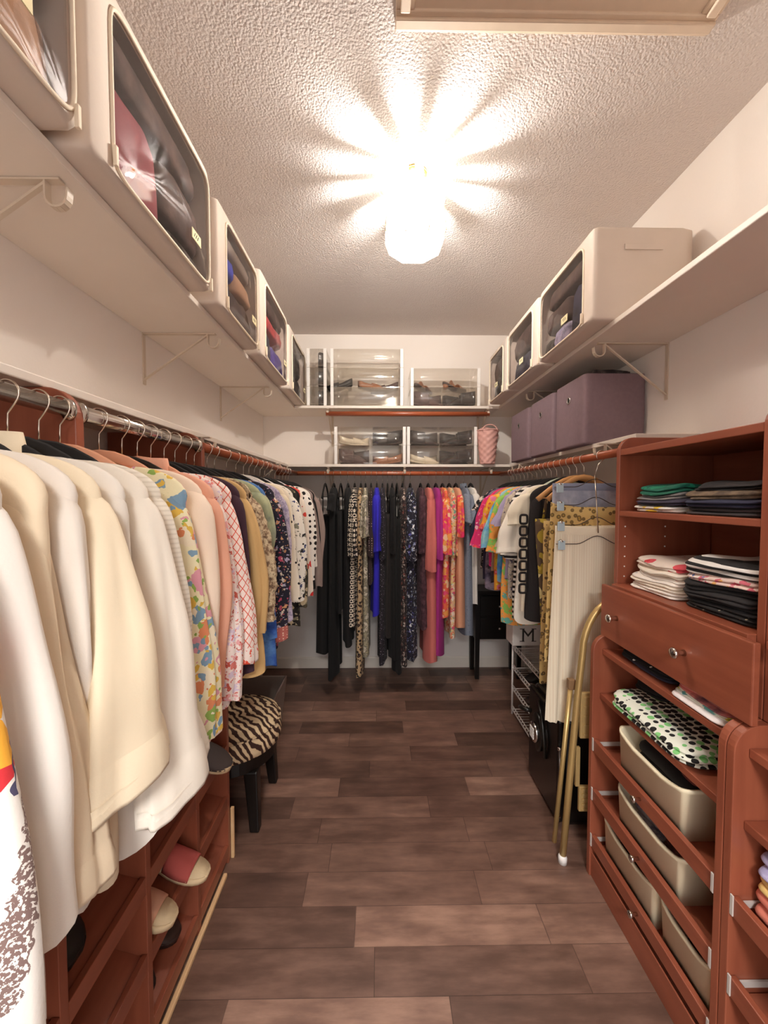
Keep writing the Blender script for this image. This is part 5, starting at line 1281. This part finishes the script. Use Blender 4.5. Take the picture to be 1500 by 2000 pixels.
h('L', 2.13, 'blouse', 'black cardigan', 'plain black cardigan behind the olive floral blouse', 'cardigan', cloth('jet_black', '#0c090a'), L=0.60, sleeve=S_(LONG, len=0.54, out=0.035), seed=25)
h('L', 2.22, 'blouse', 'red leaf blouse', 'cream blouse with large red leaf print', 'blouse', cloth('red_leaf', '#f0e2d0', 'floral', ('#cc2a26', '#cc2a26', '#d84438'), 9, 0.42), L=0.62, sleeve=S_(LONG, len=0.585, out=0.055), seed=26, hcol='white plastic')
h('L', 2.34, 'jumper', 'dotted white jumper', 'white jumper with black dots and black edged cuff', 'jumper', cloth('white_black_check_dot', '#f3efe6', 'dots', ('#151112', '#151112'), 30, 0.34), L=0.54, sleeve=S_(LONG, len=0.57, out=0.055), cuff=0.03, cuff_mat=cloth('jet_black', '#0c090a'), seed=27)
h('L', 2.44, 'cardigan', 'white knit cardigan', 'plain white knit cardigan beyond the dotted jumper', 'cardigan', cloth('white_knit', '#f2ece0'), L=0.52, sleeve=S_(LONG, len=0.46, out=0.045), seed=28)
h('L', 2.53, 'cardigan', 'taupe cardigan', 'taupe cardigan with long sleeve near the far corner', 'cardigan', cloth('taupe_knit', '#93817a'), L=0.62, sleeve=S_(LONG, len=0.60, out=0.06), seed=29)
h('L', 2.61, 'cardigan', 'black trimmed cardigan', 'black edged jacket next to the taupe cardigan in the far corner', 'jacket', cloth('jet_black', '#0c090a'), L=0.60, sleeve=S_(LONG, len=0.50, out=0.03), seed=30)
h('L', 2.68, 'cardigan', 'mushroom cardigan', 'mushroom brown cardigan, last on the left rod', 'cardigan', cloth('mushroom_knit', '#a18c84'), L=0.58, sleeve=S_(LONG, len=0.52, out=0.06), seed=31, sw=0.18)

# ---- back rod, left to right (the garments are seen edge on)
def bx(px): return (px - 740) * RYB / 775
BD = dict(t=0.022, fold=0.012)
D = lambda z: RZ - NECK - z
def hb(px, name, short, label, cat, mat, zhem, hcol='black velvet', **kw):
    k = dict(BD); k.update(kw); return hang('B', bx(px), name, short, label, cat, mat, hcol, L=D(zhem), **k)
JET = cloth('jet_black', '#0c090a'); INKB = cloth('ink_black', '#090708')
hb(636, 'dress', 'strappy black dress', 'black strappy dress, leftmost on the back rod', 'dress', JET, 0.30, straps=True, hw=0.19, t=0.035, seed=51)
hb(652.5, 'dress', 'black maxi dress', 'longest black maxi dress, second from the left on the back rod', 'dress', INKB, 0.13, hw=0.21, t=0.026, seed=52, sleeve=S_(SHORT, len=0.12))
hb(666, 'dress', 'narrow black dress', 'narrow black sleeveless dress, third from the left on the back rod', 'dress', JET, 0.60, straps=True, seed=53)
hb(680, 'dress', 'flared black dress', 'black dress with a dipping flared hem beside the ring print', 'dress', INKB, 0.36, hw=0.20, t=0.024, seed=54)
hb(693, 'dress', 'black ring print dress', 'black and cream ring print dress with short sleeve', 'dress', cloth('ring_print', '#171214', 'rings', ('#e6d8c4',), 30), 0.50, sleeve=S_(SHORT, len=0.44, rx=0.05, ry=0.028, rx1=0.055, ry1=0.034, out=0.04, kick=0.02), seed=55, sw=0.185)
hb(705, 'dress', 'leopard print maxi', 'black and tan leopard print maxi with the lowest hem', 'dress', cloth('tan_leopard', '#b89c78', 'leopard', ('#171214', '#6a4a34'), 48, 0.46), 0.14, sleeve=S_(SHORT, len=0.36, ry=0.02, ry1=0.024), seed=56)
hb(714, 'dress', 'sage mottled dress', 'grey, cream and sage mottled dress with flared elbow sleeve', 'dress', cloth('sage_mottle', '#9a927c', 'mottle', ('#2a2624', '#b8ae90', '#6a6658', '#e0d6c0', '#5a5048'), 26), 0.29, sleeve=S_(SHORT, len=0.30, out=0.05, kick=0.03, ry1=0.034), seed=57)
hb(725, 'blouse', 'brown dotted top', 'dark brown dotted top left of the royal blue dress', 'top', cloth('brown_dot', '#2e1f20', 'dots', ('#a88a88',), 60, 0.22), 0.80, sleeve=S_(LONG, len=0.44), seed=58)
hb(736, 'dress', 'royal blue dress', 'plain royal blue dress with gathered sleeve', 'dress', cloth('royal_blue', '#2a22b8'), 0.575, sleeve=S_(LONG, len=0.40, rx=0.05, ry=0.03, rx1=0.055, ry1=0.036, out=0.05), cuff=0.02, t=0.028, seed=59, waist=0.92)
hb(747, 'dress', 'speckled lilac dress', 'black and lilac speckled dress with flared hem', 'dress', cloth('lilac_speckle', '#1f1a22', 'specks', ('#b3a2b8', '#9a8aa4', '#c8bccc'), 90, 0.8), 0.235, sleeve=S_(LONG, len=0.46, ry=0.02, ry1=0.022), hw=0.21, t=0.022, seed=60)
hb(757, 'dress', 'charcoal dress', 'charcoal dress between the speckled and the black ones', 'dress', cloth('charcoal_crepe', '#26201f'), 0.42, seed=61, straps=True)
hb(766, 'dress', 'black column dress', 'black column dress near the middle of the back rod', 'dress', JET, 0.26, seed=62, sleeve=S_(LONG, len=0.42, ry=0.018, ry1=0.018))
hb(775, 'dress', 'long black slip dress', 'long black slip dress left of the brown floral maxi', 'dress', INKB, 0.16, seed=63, straps=True)
hb(786, 'dress', 'brown floral maxi', 'dark brown floral maxi under the middle rod bracket', 'dress', cloth('brown_bouquet', '#2b2021', 'floral', ('#8a7a72', '#b8a498', '#8a4a42', '#c8bab0'), 38, 0.36), 0.21, seed=64, t=0.024, sleeve=S_(LONG, len=0.36, ry=0.018, ry1=0.02))
hb(801, 'dress', 'navy floral maxi', 'navy maxi with small pale blue flowers', 'dress', cloth('navy_posy', '#1c1a2a', 'floral', ('#8a96b8', '#c8d0dc', '#5a5aa0', '#e6e6ea'), 34, 0.33), 0.25, seed=65, t=0.030, sleeve=S_(LONG, len=0.47, ry=0.03, ry1=0.034, rx1=0.05))
hb(821, 'dress', 'mulberry ruffled dress', 'dark mulberry ruffled dress left of the coral gown', 'dress', cloth('mulberry_ruffle', '#351d26', 'mottle', ('#22131a', '#4a2a34', '#6a4a52'), 34), 0.48, seed=66, ruffle=0.006, t=0.024, sleeve=S_(LONG, len=0.42, ry=0.028, ry1=0.032))
hb(836, 'dress', 'coral ombre gown', 'coral to hot pink ombre gown with long sleeve', 'dress', cloth('coral_ombre', '#c8465a', 'ombre', ('#b84a54', '#d8325e', '#e8568a', '#cc3050', '#c05a58', '#b84a54', '#cc7068'), 0.82), 0.245, seed=67, t=0.034, hw=0.22, sleeve=S_(LONG, len=0.54, rx=0.05, ry=0.03, rx1=0.055, ry1=0.034))
hb(851, 'dress', 'magenta gown', 'plain magenta gown right of the coral ombre gown', 'dress', cloth('magenta_crepe', '#a3297e'), 0.29, seed=68, t=0.030, hw=0.21, sleeve=S_(LONG, len=0.46, ry=0.026, ry1=0.026))
hb(864, 'dress', 'pink orange floral dress', 'hot pink and orange floral dress with full sleeve', 'dress', cloth('fiesta_floral', '#ec6a4a', 'floral', ('#e8326a', '#f0a050', '#f2c8a0', '#e84a7a'), 20, 0.55), 0.56, seed=69, t=0.026, sleeve=S_(LONG, len=0.42, ry=0.026, ry1=0.036, rx1=0.05))
hb(877, 'dress', 'paisley dress', 'pastel paisley floral dress with ruffled cuff', 'dress', cloth('pastel_paisley', '#e8b890', 'floral', ('#e05a7a', '#e8d08a', '#7aa890', '#f0e0d0', '#d86a4a'), 32, 0.52), 0.42, seed=70, t=0.022, sleeve=S_(LONG, len=0.44, ry=0.022, ry1=0.034))
hb(890, 'dress', 'peach linen dress', 'plain peach linen dress near the right end', 'dress', cloth('peach_linen', '#dfa07e'), 0.49, seed=71, t=0.028, hw=0.22, sleeve=S_(SHORT, len=0.30, ry=0.022, ry1=0.026), sleeve_mat=cloth('fiesta_floral', '#ec6a4a'))
hb(905, 'dress', 'chambray dress', 'blue grey chambray dress with short turned sleeve', 'dress', cloth('grey_chambray', '#6d7688', 'mottle', ('#5c6478', '#838b9a', '#6d7688'), 90), 0.43, seed=72, t=0.030, sleeve=S_(SHORT, len=0.20, rx=0.06, ry=0.034, rx1=0.07, ry1=0.036), cuff=0.012, collar=True)
hb(919, 'tunic', 'white cotton tunic', 'white cotton tunic, rightmost on the back rod', 'tunic', cloth('white_tunic', '#efeae2'), 0.65, seed=73, t=0.022, hw=0.20, sleeve=S_(SHORT, len=0.26, ry=0.026, ry1=0.03))

# ---- right rod, far to near
def hr(y, name, short, label, cat, mat, zhem, hcol='black velvet', **kw):
    k = dict(t=0.020, fold=0.011); k.update(kw); return hang('R', y, name, short, label, cat, mat, hcol, L=RZ - 0.005 - NECK - zhem, **k)
hr(2.70, 'blouse', 'black paisley top', 'black and cream paisley top in the far right corner', 'top', cloth('black_paisley', '#1a1618', 'floral', ('#e0d4c4', '#d8b8a8', '#e8e0d4'), 38, 0.42), 0.92, sleeve=S_(SHORT, len=0.22, out=0.05), seed=101, sw=0.18)
hr(2.645, 'blouse', 'navy satin tee', 'navy satin top with short sleeve left of the hot pink one', 'top', cloth('navy_satin_top', '#241f3a'), 0.86, sleeve=S_(SHORT, len=0.34, out=0.06, rx1=0.06), seed=102, sw=0.185)
hr(2.585, 'blouse', 'dark violet blouse', 'dark violet patterned blouse hanging low in the right corner', 'blouse', cloth('dark_violet_print', '#231e2a', 'mottle', ('#1a1620', '#4a4258', '#8a7a8a', '#231e2a'), 10), 0.80, sleeve=S_(SHORT, len=0.26), seed=103)
hr(2.515, 'blouse', 'hot pink blouse', 'hot pink blouse with dotted print and short sleeve', 'blouse', cloth('hot_pink_print', '#d8286a', 'floral', ('#f0c0c8', '#e84a4a', '#c81a7a', '#f2a0b8'), 26, 0.36), 0.96, sleeve=S_(SHORT, len=0.34, out=0.07, rx=0.055, rx1=0.07, ry=0.03, ry1=0.036), seed=104, hcol='black plastic')
hr(2.45, 'blouse', 'tan crumpled blouse', 'tan crumpled top with dark sheer hem below the hot pink blouse', 'blouse', cloth('tan_crumple', '#9a7c66'), 0.88, sleeve=S_(SHORT, len=0.20), seed=105, hem_mat=cloth('sheer_dark', '#3a2c30'))
hr(2.39, 'blouse', 'orange yellow top', 'orange and yellow top with patterned sleeve', 'top', cloth('marigold_print', '#e89a2a', 'floral', ('#e8c23a', '#d8563a', '#e07a9a'), 22, 0.4), 0.84, sleeve=S_(SHORT, len=0.22, out=0.06), seed=106)
hr(2.325, 'blouse', 'aqua blue top', 'aqua and bright blue top with short sleeve', 'top', cloth('aqua_blue', '#4a90c8', 'mottle', ('#2a5ac0', '#58a0d0', '#9ac8c8', '#3a78d0'), 8), 0.90, sleeve=S_(SHORT, len=0.32, out=0.06), seed=107)
hr(2.255, 'dress', 'orange green print dress', 'orange, green and aqua print dress on the right rod', 'dress', cloth('orange_green_print', '#e8843a', 'mottle', ('#e8703a', '#8ac05a', '#f0a04a', '#6ab0a0', '#e85a4a'), 12, 0.6), 0.68, sleeve=S_(SHORT, len=0.34, out=0.05), seed=108)
hr(2.19, 'blouse', 'lilac silk blouse', 'pale lilac blouse between the bright prints and the stripes', 'blouse', cloth('lilac_silk', '#a79ab8'), 0.95, sleeve=S_(SHORT, len=0.18), seed=109)
hr(2.125, 'blouse', 'stone floral blouse', 'stone coloured blouse with small grey flowers', 'blouse', cloth('stone_floral', '#c2b4a2', 'floral', ('#6a6070', '#8a8478', '#4a3e48'), 44, 0.36), 0.86, sleeve=S_(SHORT, len=0.30, out=0.03), seed=110)
hr(2.065, 'jumper', 'black striped tee', 'white long tee with black stripes at sleeve and hem', 'tee', cloth('breton_stripe', '#f2ece2', 'stripe', ('#151112',), 38, 0.5), 0.77, sleeve=S_(SHORT, len=0.34, out=0.015), seed=111)
hr(2.0, 'blouse', 'white short sleeved blouse', 'white blouse with wide short sleeve and curved hem', 'blouse', cloth('white_poplin', '#f0e8da'), 0.775, sleeve=S_(SHORT, len=0.30, rx=0.055, ry=0.034, rx1=0.075, ry1=0.042, out=0.05), cuff=0.02, seed=112, hw=0.205, t=0.026, hem_wave=0.02)
hr(1.93, 'blouse', 'cream knit top', 'plain cream knit top behind the white blouse', 'top', cloth('cream_knit', '#eadfc8'), 0.85, sleeve=S_(SHORT, len=0.16), seed=113, hcol='pale green plastic')
hr(1.865, 'jumper', 'black crochet cardigan', 'black crochet edged cardigan with square loops', 'cardigan', cloth('black_crochet', '#1b1414'), 0.82, sleeve=S_(LONG, len=0.50, out=0.0, rx=0.03, rx1=0.03), seed=114)
hr(1.80, 'skirt', 'brown yellow floral skirt', 'brown skirt with large yellow flowers low behind the leopard dress', 'skirt', cloth('brown_yellow_floral', '#5a4632', 'floral', ('#c2a53e', '#a8902e', '#d8c890'), 14, 0.5), 0.62, hcol='wooden', straps=True, seed=115, hw=0.15)
hr(1.735, 'dress', 'gold leopard dress', 'long gold leopard spot dress beside the cream skirt', 'dress', cloth('gold_leopard', '#c9a86a', 'leopard', ('#6a5436', '#a8863e'), 46, 0.4), 0.58, hcol='wooden', seed=116, hw=0.182, sw=0.175, straps=True, t=0.022)
# loops of the crochet edge
for k in range(7):
    z = 1.42 - 0.055 * k
    q = [(RXR - 0.215 + 0.017 * math.copysign(abs(math.cos(a)) ** 0.5, math.cos(a)), 1.865, z - 0.12 + 0.021 * math.copysign(abs(math.sin(a)) ** 0.5, math.sin(a))) for a in [2 * PI * i / 16 for i in range(16)]]
    par = [o for o in bpy.data.objects if o.get('label') == 'black crochet edged cardigan with square loops'][0]
    me_ = MB().tube(q, 0.0055, 8, closed=True).build('crochet_loop', cloth('black_crochet', '#1b1414'), None, True)
    for v in me_.data.vertices:
        v.co = (-(v.co.x - par.location.x), -(v.co.y - par.location.y), v.co.z - par.location.z)
    me_.parent = par

# ---- tiered skirt hanger with three skirts, facing the room's door
SKX, SKY = 0.872, 1.60
def tier_hanger():
    r = thing('tiered_skirt_hanger', (SKX, SKY, 1.25), 'tiered chrome skirt hanger with blue clips beside the cherry tower', 'hanger')
    # quarter turned: its bars run across the view
    hk = [(SKX + 0.028 - 0.019, SKY, RZ - 0.011)] + [(RXR - 0.0205 * math.cos(PI * 1.12 * k / 10), SKY, RZ - 0.005 + 0.0205 * math.sin(PI * 1.12 * k / 10)) for k in range(11)]
    hk += [(RXR - 0.004, SKY, RZ - 0.034), (SKX + 0.008, SKY, RZ - 0.06), (SKX, SKY, RZ - 0.09)]
    hk = [(RXR - 0.0205 * math.cos(-0.3 + PI * 1.3 * k / 12), SKY, RZ - 0.005 + 0.0205 * math.sin(-0.3 + PI * 1.3 * k / 12)) for k in range(13)][::-1]
    hk = [(2 * RXR - x, y, z) for x, y, z in hk]
    hk += [(RXR - 0.012, SKY, RZ - 0.04), (SKX, SKY - 0.005, RZ - 0.085)]
    MB().tube(hk, 0.0018, 8).build('hook', STEEL, r, True)
    MB().tube([(SKX, SKY - 0.005, RZ - 0.085), (SKX + 0.003, SKY - 0.032, 1.262)], 0.0026, 8).build('spine', STEEL, r, True)
    for i, z in enumerate((1.478, 1.405, 1.325, 1.250)):
        yy = SKY - 0.008 - 0.0075 * i
        b = MB(); pts = []
        for k in range(25):
            u = -1 + 2 * k / 24; pts.append((SKX + u * 0.165, yy, z - 0.032 * smooth(min(1, abs(u) / 0.5))))
        o = b.tube(pts, 0.0016, 8).build('tier_bar', plain('dark_steel', '#6d6865', 0.3, 1.0), r, True)
        for sx in (-1, 1):
            cx = SKX + sx * 0.145
            c = MB().box(cx - 0.014, cx + 0.014, yy - 0.009, yy - 0.003, z - 0.055, z - 0.018).build('clip', plain('pale_blue_clip', '#b9cdd6', 0.35), o, bevel=0.002)
            MB().tube([(cx, yy - 0.009, z - 0.024), (cx, yy + 0.004, z - 0.018)], 0.006, 10).build('clip_spring', CHROME, c, True)
tier_hanger()
def skirt(label, mat, x0, x1, ztop, zhem, y, cat='skirt', flare=0.02, n_fold=7, amp=0.006, band=None, seed=0, scallop=0.0, name='skirt', dip=0.008):
    r = thing(name, ((x0 + x1) / 2, y, zhem), label, cat, 'skirts on the tiered hanger')
    m = MB(); rings = []; NU = 72; L = ztop - zhem; xc = (x0 + x1) / 2; hw0 = (x1 - x0) / 2
    for i in range(27):
        q = i / 26; w_ = hw0 + flare * q
        ring = []
        for k in range(NU):
            a = 2 * PI * k / NU; c, s_ = math.cos(a), math.sin(a); ux = math.copysign(abs(c) ** 0.7, c)
            F = amp * (q ** 0.5) * math.sin(n_fold * PI * ux + seed) + amp * 0.5 * q * math.sin(n_fold * 2.3 * ux + 1 + seed)
            ring.append((xc + ux * w_, y + math.copysign(abs(s_) ** 0.7, s_) * (0.008 + 0.006 * q) + F, ztop - L * q - dip * (1 - q) * (1 - ux * ux) + scallop * (q ** 12) * abs(math.sin(24 * ux))))
        rings.append(ring)
    m.rings(rings, True, False).build('body', mat, r, True)
    if band:
        b = MB(); hh = 0.03
        loop = lambda f, z, e: [(xc + math.copysign(abs(math.cos(2 * PI * k / 40)) ** 0.7, math.cos(2 * PI * k / 40)) * (hw0 + 0.002) * f, y + math.copysign(abs(math.sin(2 * PI * k / 40)) ** 0.7, math.sin(2 * PI * k / 40)) * (0.0095 + e), z - dip * (1 - math.cos(2 * PI * k / 40) ** 2)) for k in range(40)]
        b.rings([loop(1, ztop - hh, 0.001), loop(1, ztop, 0.0012), loop(0.99, ztop + 0.001, 0)], False, True).build('waistband', band, r, True)
    return r
skirt('pale blue denim skirt at the top of the tiered hanger', cloth('pale_denim', '#9aa0b4', 'mottle', ('#868ca4', '#b8bccb', '#9aa0b4', '#767c96'), 7), 0.727, 1.03, 1.462, 0.95, SKY + 0.052, band=cloth('denim_band', '#8a90a6'), seed=1, amp=0.005, dip=0.0)
skirt('gold spotted skirt behind the cream skirt on the tiered hanger', cloth('gold_spot_skirt', '#cfae6e', 'leopard', ('#7a6238', '#b08c42'), 44, 0.4), 0.708, 1.035, 1.385, 0.72, SKY + 0.026, seed=2, dip=0.045, amp=0.004)
skirt('long cream pleated skirt in front on the tiered hanger', cloth('cream_plisse', '#f3e8d0', 'rib', ('#ebdcc2',), 640), 0.715, 1.04, 1.292, 0.478, SKY - 0.006, flare=0.03, n_fold=9, amp=0.0065, band=cloth('cream_band', '#efe2c8'), seed=3, scallop=0.008, dip=0.012)
